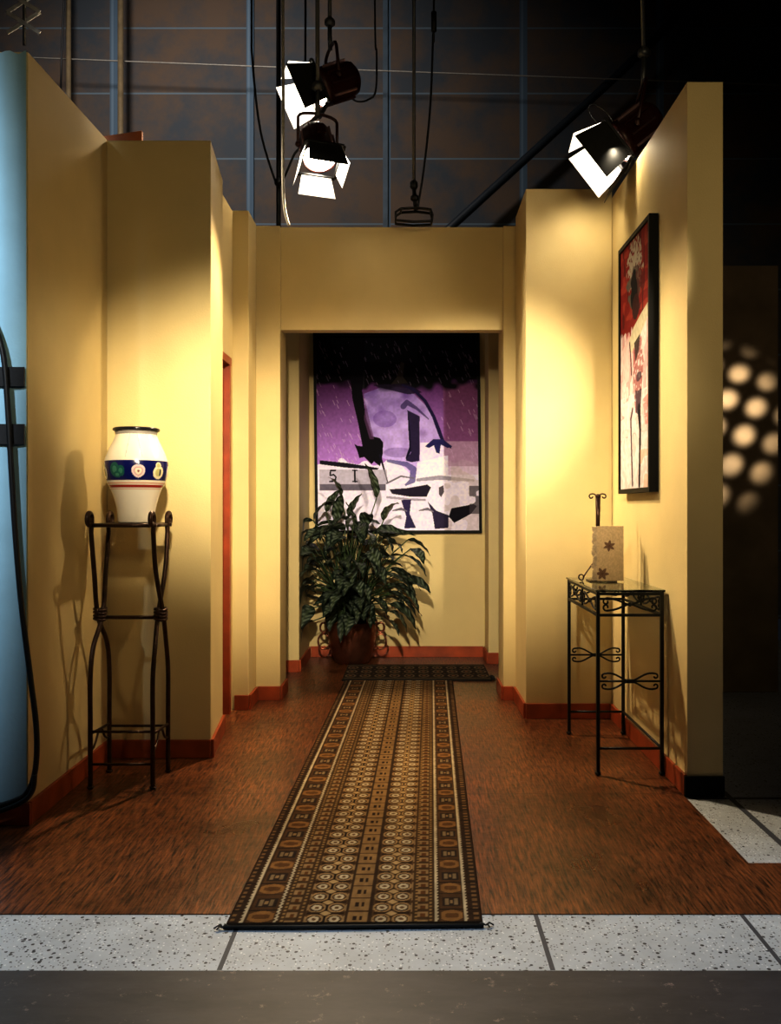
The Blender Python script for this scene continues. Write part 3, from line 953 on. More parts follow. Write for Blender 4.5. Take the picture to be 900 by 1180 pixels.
def big_painting(R, C):
    # coordinates follow a 580 x 700 layout with the origin at the upper left
    v, u = np.meshgrid(np.linspace(700, 0, R), np.linspace(0, 580, C), indexing='ij')
    nz = vnoise((R, C), (26, 20)); nf = vnoise((R, C), (110, 90))
    img = np.empty((R, C, 3)); img[:] = lin(232, 228, 234)
    t = np.clip((v - 175) / 300, 0, 1)[..., None]
    mau = np.array(lin(104, 56, 110)) * (1 - t) + np.array(lin(186, 140, 206)) * t
    sel = (v < 455 + 40 * (nz - .5)); img[sel] = mau[sel]
    put(img, (v < 470) & (v > 170) & (u > 455), (136, 84, 118), .75)  # right strip: the pillar's shadow edge painted in as darker mauve
    put(img, (v > 380) & (v < 500) & (u > 455), (206, 180, 196), .6 * 1)
    # lighter lilac body mass
    body = pin([(170, 210), (250, 180), (330, 190), (400, 260), (440, 330), (450, 420), (375, 455), (360, 520), (290, 455), (235, 440), (205, 370), (180, 300)], u, v)
    cx_ = np.clip((u - 180) / 250, 0, 1); cy_ = np.clip((v - 190) / 320, 0, 1)
    sh = np.clip(.25 + .75 * cy_ + .5 * (nz - .5), 0, 1)[..., None]
    bc = np.array(lin(104, 68, 150)) * (1 - sh) + np.array(lin(216, 196, 236)) * sh
    img[body] = bc[body]
    put(img, body & (((u - 245) / 42) ** 2 + ((v - 300) / 30) ** 2 < 1), (120, 84, 160), .5)
    put(img, body & (((u - 290) / 50) ** 2 + ((v - 420) / 18) ** 2 < 1), (110, 78, 150), .45)
    put(img, (v > 385) & (u > 370) & (u < 455) & (v < 480), (238, 234, 246), .8)
    put(img, pin([(360, 455), (470, 430), (470, 520), (350, 520)], u, v), (242, 240, 248), .8)
    # near-black band along the top, with a soft lower edge
    k = np.clip((190 + 22 * (nz - .5) * 2 - v) / 22, 0, 1)
    put(img, k > 0, (9, 9, 13), 1) if False else None
    img[:] = img * (1 - k[..., None]) + np.array(lin(10, 10, 14)) * k[..., None]
    put(img, (u > 175) & (u < 365) & (v < 95) , (26, 30, 34), .7)
    put(img, (np.abs(u - 168) < 5) & (v < 190) & (v > 10), (44, 40, 42), .9)
    put(img, pin([(270, 175), (290, 150), (305, 95), (318, 100), (312, 150), (335, 178), (300, 182)], u, v), (66, 58, 48), .8)
    put(img, pin([(200, 178), (330, 172), (380, 205), (330, 212), (240, 190)], u, v), (34, 24, 44), .9)
    # slanting white flecks
    for _ in range(300):
        x, y = random.uniform(0, 580), random.uniform(20, 470)
        if 185 < x < 445 and y > 170: continue
        l = random.uniform(6, 20); dim = .28 if y < 180 else .75
        put(img, stroke(u[:, :], v, [(x, y), (x + l * .45, y + l)], 1.0), (206, 180, 200), dim)
    # dark tapering limb that comes down from the top
    put(img, pin([(118, 0), (178, 0), (172, 130), (165, 200), (178, 300), (198, 362), (226, 368), (238, 384), (236, 424), (226, 470), (204, 452), (196, 462), (170, 436), (152, 440), (146, 418), (134, 388), (146, 396), (164, 398), (150, 320), (130, 230), (120, 120)], u, v), (17, 14, 20))
    put(img, pin([(176, 240), (196, 330), (206, 372), (190, 372), (170, 300)], u, v), (98, 66, 96), .7)
    put(img, stroke(u, v, [(226, 430), (240, 480), (252, 525)], [4, 3, 2]), (30, 26, 40))
    # curved outline and swept arm
    put(img, stroke(u, v, [(310, 178), (350, 195), (390, 235), (420, 290), (440, 345), (452, 378), (480, 402)], [3, 6, 6, 6, 7, 6, 3]), (36, 28, 66))
    put(img, stroke(u, v, [(312, 255), (325, 240), (360, 262), (402, 300)], [10, 9, 5, 2]), (58, 44, 92), .8)
    put(img, pin([(388, 398), (418, 372), (452, 372), (486, 398), (470, 404), (445, 392), (440, 424), (428, 420), (420, 394), (402, 404)], u, v), (44, 42, 92))
    put(img, stroke(u, v, [(330, 275), (334, 330), (338, 400), (322, 440)], [3, 5, 6, 4]), (26, 20, 46))
    put(img, pin([(326, 268), (370, 290), (368, 450), (338, 455), (318, 448), (338, 420), (336, 340)], u, v), (50, 40, 70))
    put(img, stroke(u, v, [(255, 450), (320, 462), (345, 480), (342, 520), (318, 535)], [5, 9, 12, 10, 4]), (92, 86, 138), .85)
    # lower white field: lines, lettering, dark fragments
    put(img, pin([(10, 448), (110, 458), (222, 476), (215, 482), (100, 474), (10, 462)], u, v), (34, 30, 40))
    put(img, (v > 482) & (v < 534) & (u > 8) & (u < 250), (150, 148, 152), .6)
    put(img, (v > 534) & (v < 556) & (u > 8) & (u < 245), (60, 54, 66), .85)
    put(img, stroke(u, v, [(250, 530), (300, 505), (345, 512)], [3, 3, 2]), (120, 116, 124))
    put(img, stroke(u, v, [(360, 518), (440, 510), (560, 520)], [5, 8, 4]), (112, 106, 112), .7)
    put(img, (v > 470) & (u > 455) & (nz > .45), (206, 196, 188), .6)
    inks = (44, 38, 52)
    put(img, pin([(258, 552), (320, 548), (395, 535), (408, 545), (392, 578), (330, 578), (268, 568)], u, v), inks)
    put(img, stroke(u, v, [(250, 580), (330, 588), (385, 590)], 4), (130, 124, 132), .7)
    put(img, pin([(300, 590), (336, 588), (330, 640), (352, 690), (310, 692), (318, 650)], u, v), (58, 50, 84))
    put(img, pin([(395, 595), (425, 628), (470, 645), (468, 690), (420, 694), (412, 640)], u, v), (54, 46, 70))
    put(img, pin([(470, 650), (480, 620), (560, 605), (572, 612), (550, 640), (490, 672)], u, v), (26, 24, 32))
    put(img, pin([(436, 545), (452, 538), (455, 560), (444, 580), (436, 570)], u, v), (90, 84, 88))
    put(img, stroke(u, v, [(270, 628), (300, 622), (320, 630)], [2, 5, 2]), (120, 116, 122))
    put(img, stroke(u, v, [(365, 628), (395, 622), (415, 632)], [2, 5, 2]), (120, 116, 122))
    put(img, (u > 545) & (v > 540) & (v < 640) & (nz > .35), (70, 66, 70), .8)
    dk = (22, 20, 26)
    put(img, stroke(u, v, [(66, 484), (48, 484), (46, 502), (58, 499), (67, 508), (64, 522), (45, 524)], 2.6), dk)
    put(img, stroke(u, v, [(135, 484), (135, 524)], 3.6), dk); put(img, stroke(u, v, [(127, 484), (143, 484)], 2), dk); put(img, stroke(u, v, [(127, 524), (143, 524)], 2), dk)
    img *= (.90 + .2 * nf)[..., None]
    img *= np.array([1.0, .98, 1.25])
    return np.clip(img, 0, 1)


def framed(name, label, P00, U, V, w, hgt, depth, colors, nrm, fw):
    """P00 lower-left corner of the front face, U across, V up, nrm out of the wall"""
    P00, U, V, nrm = map(Vector, (P00, U, V, nrm))
    root = empty(name, P00 + U * (w / 2) - nrm * depth, label, 'painting')
    b = MB()
    for c0, c1, q0, q1 in ((0, w, 0, fw), (0, w, hgt - fw, hgt), (0, fw, fw, hgt - fw), (w - fw, w, fw, hgt - fw)):
        cc = P00 + U * ((c0 + c1) / 2) + V * ((q0 + q1) / 2) - nrm * (depth / 2)
        b.obox(cc, U * ((c1 - c0) / 2), V * ((q1 - q0) / 2), nrm * (depth / 2))
    b.build('frame', M_FRAME, root)
    R, C = colors.shape[:2]
    v, u = np.meshgrid(np.linspace(fw * .9, hgt - fw * .9, R), np.linspace(fw * .9, w - fw * .9, C), indexing='ij')
    base = P00 - nrm * .008
    P = np.array(base)[None, None] + u[..., None] * np.array(U) + v[..., None] * np.array(V)
    grid_mesh('canvas', P, colors, M_PAINT, root)
    b = MB(); cc = P00 + U * (w / 2) + V * (hgt / 2) - nrm * (depth - .006)
    b.obox(cc, U * (w / 2 - .006), V * (hgt / 2 - .006), nrm * .005)
    b.build('backing_board', M_FRAME, root)
    return root


tilt = 0.012
cimg = big_painting(470, 390)
framed('framed_painting', 'large purple, black and white painting in a thin black frame on the back wall', (-0.762, 7.02, 1.008), (math.cos(tilt), 0, math.sin(tilt) * .0), (-tilt, 0, 1), 1.348, 1.622, 0.038, cimg, (0, -1, 0), .022)


def tall_painting(R, C):
    v, u = np.meshgrid(np.linspace(1, 0, R), np.linspace(0, 1, C), indexing='ij')   # v down from top
    nz = vnoise((R, C), (30, 8)); nf = vnoise((R, C), (80, 40)); nv = vnoise((R, C), (10, 22))
    img = np.empty((R, C, 3)); img[:] = lin(236, 216, 216)
    put(img, v < .36 + .08 * (nv - .5), (142, 36, 30))
    put(img, (v < .34) & (nz > .62), (178, 70, 54), .7)
    put(img, (v < .36) & (nv < .3), (84, 22, 24), .7)
    put(img, (v > .36) & (v < .80) & (nv > .5) & (nz > .3), (214, 138, 140), .55)
    put(img, (v > .62) & (nv > .2) & (nz > .35), (240, 232, 236), .8)
    # head and hair
    put(img, ((u - .52) / .25) ** 2 + ((v - .11) / .10) ** 2 < .8 + 1.8 * (nf - .5), (176, 164, 146))
    put(img, ((u - .46) / .22) ** 2 + ((v - .19) / .08) ** 2 < .8 + 2.0 * (nz - .5), (112, 100, 90))
    put(img, ((u - .62) / .12) ** 2 + ((v - .2) / .1) ** 2 < .8 + 2.0 * (nf - .5), (92, 40, 40), .8)
    put(img, (((u - .48) / .12) ** 2 + ((v - .205) / .075) ** 2 < .9 + 1.2 * (nz - .5)), (30, 24, 26))
    put(img, (((u - .55) / .12) ** 2 + ((v - .28) / .05) ** 2 < 1), (70, 34, 34))
    # shoulder and arms
    put(img, pin([(.30, .40), (.48, .355), (.72, .325), (.98, .30), (1.0, .345), (.78, .39), (.60, .43), (.36, .455)], u, v), (214, 206, 180))
    put(img, pin([(.06, .42), (.30, .38), (.36, .50), (.30, .56), (.10, .56)], u, v), (232, 204, 204))
    # body
    put(img, pin([(.46, .44), (.74, .41), (.82, .52), (.74, .62), (.70, .70), (.54, .70), (.46, .56)], u, v) & (nf > .3), (150, 62, 64), .75)
    put(img, pin([(.50, .42), (.70, .40), (.66, .46), (.54, .50)], u, v), (52, 34, 38), .9)
    put(img, pin([(.52, .56), (.72, .52), (.76, .60), (.70, .72), (.56, .70)], u, v) & (nz > .4), (60, 50, 70), .8)
    put(img, pin([(.78, .66), (1, .64), (1, .76), (.86, .76)], u, v) & (nf > .25), (222, 110, 100), .6)
    put(img, stroke(u, v * 2.2, [(.34, .9), (.38, 1.05), (.40, 1.18)], .018), (90, 60, 66))
    put(img, stroke(u, v * 2.2, [(.44, 1.5), (.38, 1.58), (.40, 1.8), (.44, 2.16)], .022), (92, 66, 80))
    put(img, stroke(u, v * 2.2, [(.66, 1.52), (.70, 1.7), (.69, 1.9), (.67, 2.17)], [.05, .03, .03, .028]), (40, 32, 42))
    put(img, (v > .85) & (u > .7) & (nz > .55), (240, 176, 130), .5)
    img *= (.86 + .28 * nf)[..., None] * .66
    return img


framed('framed_painting', 'tall narrow red and white figure painting in a deep black frame on the right wall', (1.118, 4.65, 1.283), (0, -1, 0), (0, 0, 1), 0.60, 1.30, 0.043, tall_painting(420, 160), (-1, 0, 0), .022)

# ------------------------------------------------------------------ potted plant
PC = Vector((-0.450, 6.80, 0))
plant = empty('potted_plant', PC, 'leafy dark green houseplant in a copper urn in the alcove', 'plant')
mb = MB()
mb.lathe([(0.01, 0.004), (0.125, 0.004), (0.135, 0.012), (0.150, 0.05), (0.170, 0.12), (0.186, 0.20), (0.192, 0.26), (0.192, 0.30), (0.198, 0.312), (0.204, 0.322), (0.198, 0.33), (0.186, 0.325), (0.180, 0.28), (0.01, 0.278)], PC, 48, caps=False)
urn = mb.build('urn', M_COPPER, plant)
mb = MB(); mb.lathe([(0.182, 0.285), (0.12, 0.298), (0.01, 0.302)], PC, 24, caps=False); mb.build('soil', M_SOIL, plant)
for sx in (-1, 1):
    mb = MB()
    for zc, rr, xo in ((0.275, .038, .222), (0.165, .060, .222)):
        mb.tube([PC + Vector((sx * (xo + rr * .75 * math.cos(a)), 0, zc + rr * math.sin(a))) for a in [2 * PI * i / 24 for i in range(24)]], 0.0075, 8, closed=True)
    mb.tube([PC + Vector((sx * .188, 0, .305)), PC + Vector((sx * .205, 0, .30))], .008, 8)
    mb.tube([PC + Vector((sx * .158, 0, .10)), PC + Vector((sx * .20, 0, .115))], .008, 8)
    mb.build('ring_handle', M_COPPER, urn)

leafV, leafF, leafC = [], [], []


def leaf(base, direction, L, W, droop, roll):
    d = Vector(direction).normalized()
    side = d.cross(Vector((0, 0, 1)))
    if side.length < .05: side = Vector((1, 0, 0))
    side.normalize()
    side = (Matrix.Rotation(roll, 3, d) @ side)
    nt_, ns = 13, 7
    p = Vector(base); cur = d.copy()
    b0 = len(leafV)
    hue = random.uniform(.75, 1.25)
    for i in range(nt_ + 1):
        t = i / nt_
        w = W * (math.sin(PI * min(1, t ** .8 * .985 + .012)) ** .85) * (1 - .25 * t)
        up = side.cross(cur).normalized()
        for k in range(ns):
            s_ = (k / (ns - 1)) * 2 - 1
            q = p + side * (s_ * w) + up * (abs(s_) * w * .28 + .004 * math.sin(t * 22 + s_ * 3) * abs(s_))
            q.x = max(q.x, -0.808); q.y = min(q.y, 7.045)
            leafV.append(q)
            st = math.sin((t * 7.5 - abs(s_) * 1.1) * 2 * PI)
            c = Vector((0.007, 0.014, 0.008)) * hue
            if st > .45 and abs(s_) > .12 and .08 < t < .92 and abs(s_) < .88:
                c = Vector((0.15, 0.185, 0.14)) * hue
            if abs(s_) < .1: c = Vector((0.05, 0.07, 0.035))
            leafC.append(c)
        cur = (cur + Vector((0, 0, -droop / nt_))).normalized()
        side = (side - cur * side.dot(cur)).normalized()
        p = p + cur * (L / nt_)
    for i in range(nt_):
        for k in range(ns - 1):
            a = b0 + i * ns + k
            leafF.append([a, a + 1, a + ns + 1, a + ns])


stems = MB()
spots = []
for (px, py) in ((393, 572), (434, 574), (376, 590), (358, 600), (402, 596), (442, 600), (420, 608), (388, 602), (410, 612)):
    spots.append((px, py, 6.72, .55))
for _ in range(104):
    a = random.uniform(0, 2 * PI); r = math.sqrt(random.random())
    px = 404 + 54 * r * math.cos(a); py = 654 + 58 * r * math.sin(a)
    if px > 450 and py < 610: continue
    spots.append((px, py, random.uniform(6.50, 6.92), .25))
for (px, py) in ((452, 664), (454, 684), (449, 696), (456, 674), (448, 704), (442, 712), (450, 655), (400, 706), (385, 702), (418, 700), (362, 700), (356, 716), (464, 640), (470, 622), (462, 680), (466, 668), (456, 655), (350, 600), (356, 612), (474, 632), (352, 640), (350, 668)):
    spots.append((px, py, random.uniform(6.5, 6.7), -.15))
for (px, py, Y, lift) in spots:
    tip = pt(px, py, Y)
    tip.x = max(tip.x, -0.74); tip.y = min(tip.y, 6.97)
    root_ = PC + Vector((random.uniform(-.1, .1), random.uniform(-.1, .1), .295))
    mid = (root_ + tip) / 2 + Vector((0, 0, .10))
    mid.x = root_.x * .6 + tip.x * .4
    if (root_ - tip).length > .12:
        stems.tube(bez(root_, root_ + Vector((0, 0, .15)), mid, tip, 8), [.008 - .0005 * i for i in range(9)], 6)
    out = Vector((tip.x - PC.x, tip.y - PC.y - .06, 0))
    if out.length < .05: out = Vector((random.uniform(-1, 1), -1, 0))
    out.normalize()
    dirv = out + Vector((random.uniform(-.5, .5), random.uniform(-.5, .2), lift + random.uniform(-.25, .35)))
    if lift > .5: dirv = Vector((random.uniform(-.5, .5), random.uniform(-.6, 0), 1.1))
    if px > 447 and py > 650: dirv = Vector((1.0, -.25 + random.uniform(-.2, .2), random.uniform(-.35, .1)))
    leaf(tip, dirv, random.uniform(.20, .30), random.uniform(.044, .066), random.uniform(.6, 1.7), random.uniform(-.7, .7))
me = bpy.data.meshes.new('foliage')
me.from_pydata([tuple(q - PC) for q in leafV], [], leafF)
ca = me.color_attributes.new('Col', 'FLOAT_COLOR', 'POINT')
ca.data.foreach_set('color', np.concatenate([np.array(leafC), np.ones((len(leafC), 1))], 1).astype(np.float32).ravel())
me.materials.append(M_LEAF); me.polygons.foreach_set('use_smooth', [True] * len(me.polygons))
fo = bpy.data.objects.new('foliage', me); COL.objects.link(fo); fo.parent = plant
stems.build('stems', M_STEM, plant)

# ------------------------------------------------------------------ studio lamps
def spot(name, loc, target, power, size_deg, blend, color, radius=0.05, scl=None):
    d = bpy.data.lights.new(name, 'SPOT')
    d.energy = power; d.spot_size = math.radians(size_deg); d.spot_blend = blend; d.color = color; d.shadow_soft_size = radius
    o = bpy.data.objects.new(name, d); COL.objects.link(o)
    o.location = loc
    o.rotation_euler = (Vector(target) - Vector(loc)).to_track_quat('-Z', 'Y').to_euler()
    if scl: o.scale = scl
    return o


def area(name, loc, target, power, sx, sy, color):
    d = bpy.data.lights.new(name, 'AREA')
    d.shape = 'RECTANGLE'; d.size = sx; d.size_y = sy; d.energy = power; d.color = color
    o = bpy.data.objects.new(name, d); COL.objects.link(o)
    o.location = loc
    o.rotation_euler = (Vector(target) - Vector(loc)).to_track_quat('-Z', 'Y').to_euler()
    return o


def fresnel(label, lens, fwd, upv, s, flaps, power, cone, hang, hang_top, cable=None, safety=False):
    """lens: centre of the lens; fwd: direction of the beam; s: scale; flaps: four (angle, length) for up, right, down, left"""
    O = Vector(lens); F = Vector(fwd).normalized()
    Rt = F.cross(Vector(upv)).normalized(); U = Rt.cross(F).normalized()
    root = empty('studio_lamp', O, label, 'stage light', 'hanging studio lamps')
    T = lambda x, y, z: O + Rt * (x * s) + U * (y * s) + F * (z * s)
    b = MB()
    b.lathe([(.001 * s, -.30 * s), (.07 * s, -.295 * s), (.105 * s, -.27 * s), (.118 * s, -.22 * s), (.120 * s, -.05 * s), (.128 * s, -.045 * s), (.130 * s, .0), (.122 * s, .004 * s), (.118 * s, -.03 * s)], O, 32, 0, (Rt, U, F), False)
    for k in range(10):      # cooling ribs along the body, some in a paler metal
        a = 2 * PI * k / 10 + .3
        c = T(.122 * math.cos(a), .122 * math.sin(a), -.145)
        rad = Rt * math.cos(a) + U * math.sin(a); tg = F.cross(rad)
        b.obox(c, rad * (.010 * s), tg * (.006 * s), F * (.085 * s), 1 if k % 3 == 0 else 0)
    b.obox(T(0, .10, -.17), Rt * (.03 * s), U * (.03 * s), F * (.05 * s), 0)
    b.build('housing', [M_LAMP, M_FINPALE], root)
    b = MB(); b.lathe([(.116 * s, -.012 * s), (.108 * s, .004 * s), (.08 * s, .016 * s), (.04 * s, .024 * s), (.001, .026 * s)], O, 32, 0, (Rt, U, F), False)
    le = b.build('lens', M_LENS, root); le['label'] = 'glowing lens'
    b = MB(); h_ = .138
    for sx, sy, ex, ey in ((0, 1, h_, .012), (0, -1, h_, .012), (1, 0, .012, h_), (-1, 0, .012, h_)):
        b.obox(T(sx * h_, sy * h_, .022), Rt * (ex * s), U * (ey * s), F * (.008 * s))
    b.build('door_frame', M_FLAPOUT, root)
    for (dirx, diry), (ang_, ln, w0, w1) in zip(((0, 1), (1, 0), (0, -1), (-1, 0)), flaps):
        a = math.radians(ang_)
        hinge = Vector((dirx * h_, diry * h_, .03))
        lng = Vector((dirx * math.sin(a), diry * math.sin(a), math.cos(a))) * ln
        sd = Vector((diry, dirx, 0)); sd = Vector((abs(diry), abs(dirx), 0))
        nin = Vector((-dirx * math.cos(a), -diry * math.cos(a), math.sin(a))) * .002
        q = [hinge - sd * w0, hinge + sd * w0, hinge + lng + sd * w1, hinge + lng - sd * w1]
        W = lambda p: T(p.x, p.y, p.z)
        inn = [W(p + nin) for p in q]; outp = [W(p - nin) for p in q]
        b = MB()
        b.add(inn, [[0, 1, 2, 3]], 1)
        b.add(outp, [[3, 2, 1, 0]], 0)
        b.add(inn + outp, [[i, (i + 1) % 4, 4 + (i + 1) % 4, 4 + i] for i in range(4)], 0)
        b.build('barn_door', [M_FLAPOUT, M_FLAPIN], root)
    # yoke
    piv = [T(-.145, 0, -.12), T(.145, 0, -.12)]
    hg = Vector(hang)
    b = MB()
    up2 = (hg - T(0, 0, -.12)); hh = up2.length; up2.normalize()
    pth = [piv[0], piv[0] + up2 * (hh * .6)] + bez(piv[0] + up2 * (hh * .75), piv[0] + up2 * (hh * .98), piv[1] + up2 * (hh * .98), piv[1] + up2 * (hh * .75), 8) + [piv[1] + up2 * (hh * .6), piv[1]]
    b.tube(pth, .011 * s, 8)
    for q in piv:
        b.ball(q, .022 * s, 10)
    b.build('yoke', M_LAMP, root)
    b = MB()
    top = Vector(hang_top)
    b.tube([hg - up2 * .03, hg + Vector((0, 0, .06)), Vector((hg.x, hg.y, hg.z + .14))], .014, 10)
    b.lathe([(.02, 0), (.034, .012), (.034, .035), (.02, .05)], Vector((hg.x, hg.y, hg.z + .12)), 16)
    b.tube([Vector((hg.x, hg.y, hg.z + .15)), top], .0125, 10)
    b.build('hanger_pole', M_PIPE, root)
    if cable:
        b = MB(); b.tube(spline(cable, 8), .006, 8); b.build('power_cable', M_CABLE, root)
    if safety:
        b = MB()
        b.tube([T(.0 + .10 * math.cos(a), .20 + .10 * math.sin(a), -.02 + .02 * math.sin(a)) for a in [2 * PI * i / 32 for i in range(32)]], .003, 6, closed=True)
        b.build('safety_cable', M_PIPE, root)
    sp_ = spot('lamp_beam', T(0, 0, .035), T(0, 0, 1), power, cone, .35, (1.0, .80, .52), .06 * s)
    return root


CT = 7.199
LY1 = 5.45
fresnel('upper lamp of the hanging pair, turned to the left', pt(367, 102, LY1), (-.84, -.30, -.42), (0, 0, 1), .92,
        [(16, .15, .11, .13), (10, .19, .12, .15), (26, .17, .11, .13), (10, .19, .12, .15)], 60, 80, pt(380, 52, LY1 + .05), Vector((pt(380, 30, LY1 + .05).x, LY1 + .05, CT)),
        [pt(404, 112, LY1 + .1), pt(412, 117, LY1 + .12), pt(424, 115, LY1 + .15), pt(433, 104, LY1 + .15), pt(434, 60, LY1 + .15), pt(432, 0, LY1 + .15), Vector((pt(431, 0, LY1 + .15).x, LY1 + .15, CT))])
LY2 = 5.08
fresnel('lower lamp of the hanging pair, facing forward and down', pt(369, 182, LY2), (.20, -.50, -.86), (0, 0, 1), .82,
        [(-2, .18, .12, .14), (22, .16, .11, .13), (26, .15, .11, .14), (14, .13, .10, .11)], 420, 88, pt(366, 128, LY2 + .06), Vector((pt(365, 30, LY2 + .06).x, LY2 + .06, CT)))
LY3 = 4.55
fresnel('single lamp hanging over the top of the right wall', pt(712, 166, LY3), (-.80, .06, -.60), (0, 0, 1), .84,
        [(14, .2, .12, .15), (10, .21, .13, .16), (20, .22, .12, .15), (10, .21, .13, .16)], 130, 46, pt(742, 92, LY3 + .1), Vector((pt(722, 0, LY3 + .1).x, LY3 + .1, CT)), None, True)

# ------------------------------------------------------------------ studio rigging
def pole(name, label, cat, pts, r, mat, group=None, extra=None):
    b = MB(); b.tube(pts, r, 10)
    if extra: extra(b)
    o = b.build(name, mat)
    return tag(o, label, cat, group)


def vert(px, y1, Y, ztop=CT):
    q = pt(px, y1, Y)
    return [(q.x, Y, q.z), (q.x, Y, ztop)]


def to_floor(px, Y):
    x = (px - VX) * Y / FPX
    return [(x, Y, 0.0), (x, Y, CT)]


pole('wall_pipe', 'tan vertical pipe rising behind the left flat', 'pipe', to_floor(79, 9.0), .026, M_PIPEGOLD, 'pipes against the studio wall')
pole('wall_pipe', 'tan vertical pipe rising behind the orange board', 'pipe', to_floor(139, 9.0), .030, M_PIPEGOLD, 'pipes against the studio wall')
pole('hanging_cable', 'thin black cable beside the leftmost tan pipe', 'cable', [pt(70, 110, 8.8), pt(71, 60, 8.8), pt(74, 0, 8.8), Vector((pt(74, 0, 8.8).x, 8.8, CT))], .010, M_CABLE, 'hanging cables')
bb = to_floor(287, 9.42)
b = MB(); b.box((bb[0][0] - .040, 9.475, 0), (bb[0][0] + .040, 9.498, CT))
tag(b.build('wall_post', M_STUDIO), 'blue grey vertical wall post behind the header', 'post')
bb = to_floor(444, 9.42)
b = MB(); b.box((bb[0][0] - .026, 9.475, 0), (bb[0][0] + .026, 9.498, CT))
tag(b.build('wall_post', simple('blue_grey_paint', (.07, .105, .14), .6, noise=.3, scale=4)), 'thin blue grey wall post right of the lamp pair', 'post')
pole('rigging_pipe', 'dark vertical pipe left of the lamp pair', 'pipe', to_floor(321, 5.95), .016, M_CABLE)
pole('hanging_rope', 'pale rope hanging left of the lamp pair in front of the header', 'rope',
     spline([pt(333, 260, 4.9), pt(328, 240, 4.9), pt(326, 200, 4.9), pt(326.5, 100, 4.9), pt(326, 0, 4.9), Vector((pt(326, 0, 4.9).x, 4.9, CT))], 6), .0085, M_ROPE)


def clampknob(b):
    b.ball(pt(321, 210, 5.9), .030, 12)


pole('hanging_cable', 'slack black cable looping to the dark rigging pipe by the lamp pair', 'cable',
     spline([Vector((pt(290, 0, 5.9).x, 5.9, CT)), pt(290, 0, 5.9), pt(291, 70, 5.9), pt(300, 150, 5.9), pt(316, 205, 5.9), pt(321, 211, 5.88), pt(327, 205, 5.85), pt(338, 180, 5.8), pt(350, 150, 5.8), pt(352, 20, 5.8), Vector((pt(352, 0, 5.8).x, 5.8, CT))], 6), .0075, M_CABLE, None, clampknob)
# hanger with an empty bracket over the header
q = pt(477, 216, 5.38)
hr = empty('lamp_hanger', (q.x, q.y, q.z), 'pale hanging rod with empty black bracket over the header', 'hanger')
b = MB(); b.tube([q, (q.x, q.y, CT)], .0105, 10); b.build('rod', M_PIPE, hr)
b = MB()
b.lathe([(.016, -.01), (.024, 0), (.024, .03), (.016, .04)], q, 14)
b.tube([q, pt(479, 244, 5.38)], .012, 8)
b.lathe([(.014, 0), (.026, .01), (.026, .03), (.014, .04)], pt(478, 232, 5.38), 14)
b.build('coupling', M_IRON, hr)
b = MB()
fr_ = [pt(456, 258, 5.38), pt(456, 249, 5.38), pt(462, 245, 5.38), pt(480, 244, 5.38), pt(496, 246, 5.38), pt(498, 252, 5.38), pt(497, 259, 5.38), pt(476, 260, 5.38)]
b.tube(fr_, .0085, 8, closed=True)
b.tube([p_ + Vector((0, -.07, 0)) for p_ in fr_], .0085, 8, closed=True)
for p_ in (fr_[0], fr_[2], fr_[4], fr_[6]):
    b.tube([p_, p_ + Vector((0, -.07, 0))], .007, 6)
b.build('bracket', M_IRON, hr)


b = MB()
b.tube(spline([pt(481, 242, 5.36), pt(489, 190, 5.35), pt(496, 120, 5.35), pt(499, 40, 5.35), pt(500, 0, 5.35), Vector((pt(501, 0, 5.35).x, 5.35, CT))], 6), .0065, 10)
b.tube([pt(500, 36, 5.35), pt(500, 14, 5.35)], .017, 10)
o = b.build('cable', M_CABLE, hr); o['label'] = 'black cable with an inline plug'
# sloping pipe and taut line
b = MB(); b.tube([pt(21, 717, 9.2), pt(505, 275, 9.2), pt(712, 86, 9.2), pt(780, 20, 9.2)], .045, 10)
tag(b.build('sloping_pipe', simple('dark_blue_pipe', (.018, .026, .036), .5, noise=.2, scale=8)), 'dark pipe sloping up across the studio wall to the right', 'pipe')
b = MB(); b.tube([pt(-80, 62, 9.1), pt(320, 77.5, 9.1), pt(450, 82, 9.1), pt(645, 89, 9.1), pt(900, 98, 9.1)], .008, 6)
tag(b.build('taut_line', M_ROPE), 'pale taut line strung across the studio wall', 'rope')
# pantograph hanger, top left
pg = empty('pantograph_hanger', pt(28, 40, 5.0), 'grey scissor hanger at the upper left corner', 'hanger')
YP = 5.0
b = MB()
for k in range(-3, 1):
    y0 = 8 + 24 * k + 12; 
    for a_, c_ in (((8, y0 + 30 - 12), (46, y0 - 12 + 6)), ((8, y0 - 12 + 6), (46, y0 + 30 - 12))):
        P0, P1 = pt(a_[0], a_[1], YP + (.01 if a_[1] > c_[1] else -.01)), pt(c_[0], c_[1], YP + (.01 if a_[1] > c_[1] else -.01))
        d = (P1 - P0); b.obox((P0 + P1) / 2, d / 2, d.normalized().cross(Vector((0, 1, 0))) * .011, Vector((0, .003, 0)))
b.build('scissor_arms', simple('pale_steel', (.8, .8, .8), .5, noise=.2, scale=20), pg)
b = MB(); q = pt(28, 52, YP); b.tube([(q.x, YP, q.z), (q.x, YP, CT)], .010, 8)
b.build('hanger_rod', M_PIPE, pg)

# orange board on the left block
b = MB()
q = [pt(114, 168, 4.42), pt(163, 168, 4.42), pt(163.5, 150.5, 4.42), pt(116, 157.5, 4.42)]
zb = HT + .0008
vs = [(q[0].x, 4.42, zb), (q[1].x, 4.42, zb), tuple(q[2]), tuple(q[3])]
vs += [(x, y + .02, z) for x, y, z in vs]
b.add(vs, [[0, 1, 2, 3], [7, 6, 5, 4], [0, 4, 5, 1], [1, 5, 6, 2], [2, 6, 7, 3], [3, 7, 4, 0]])
tag(b.build('plywood_board', M_PLY), 'orange plywood offcut standing on top of the left wall block', 'board')

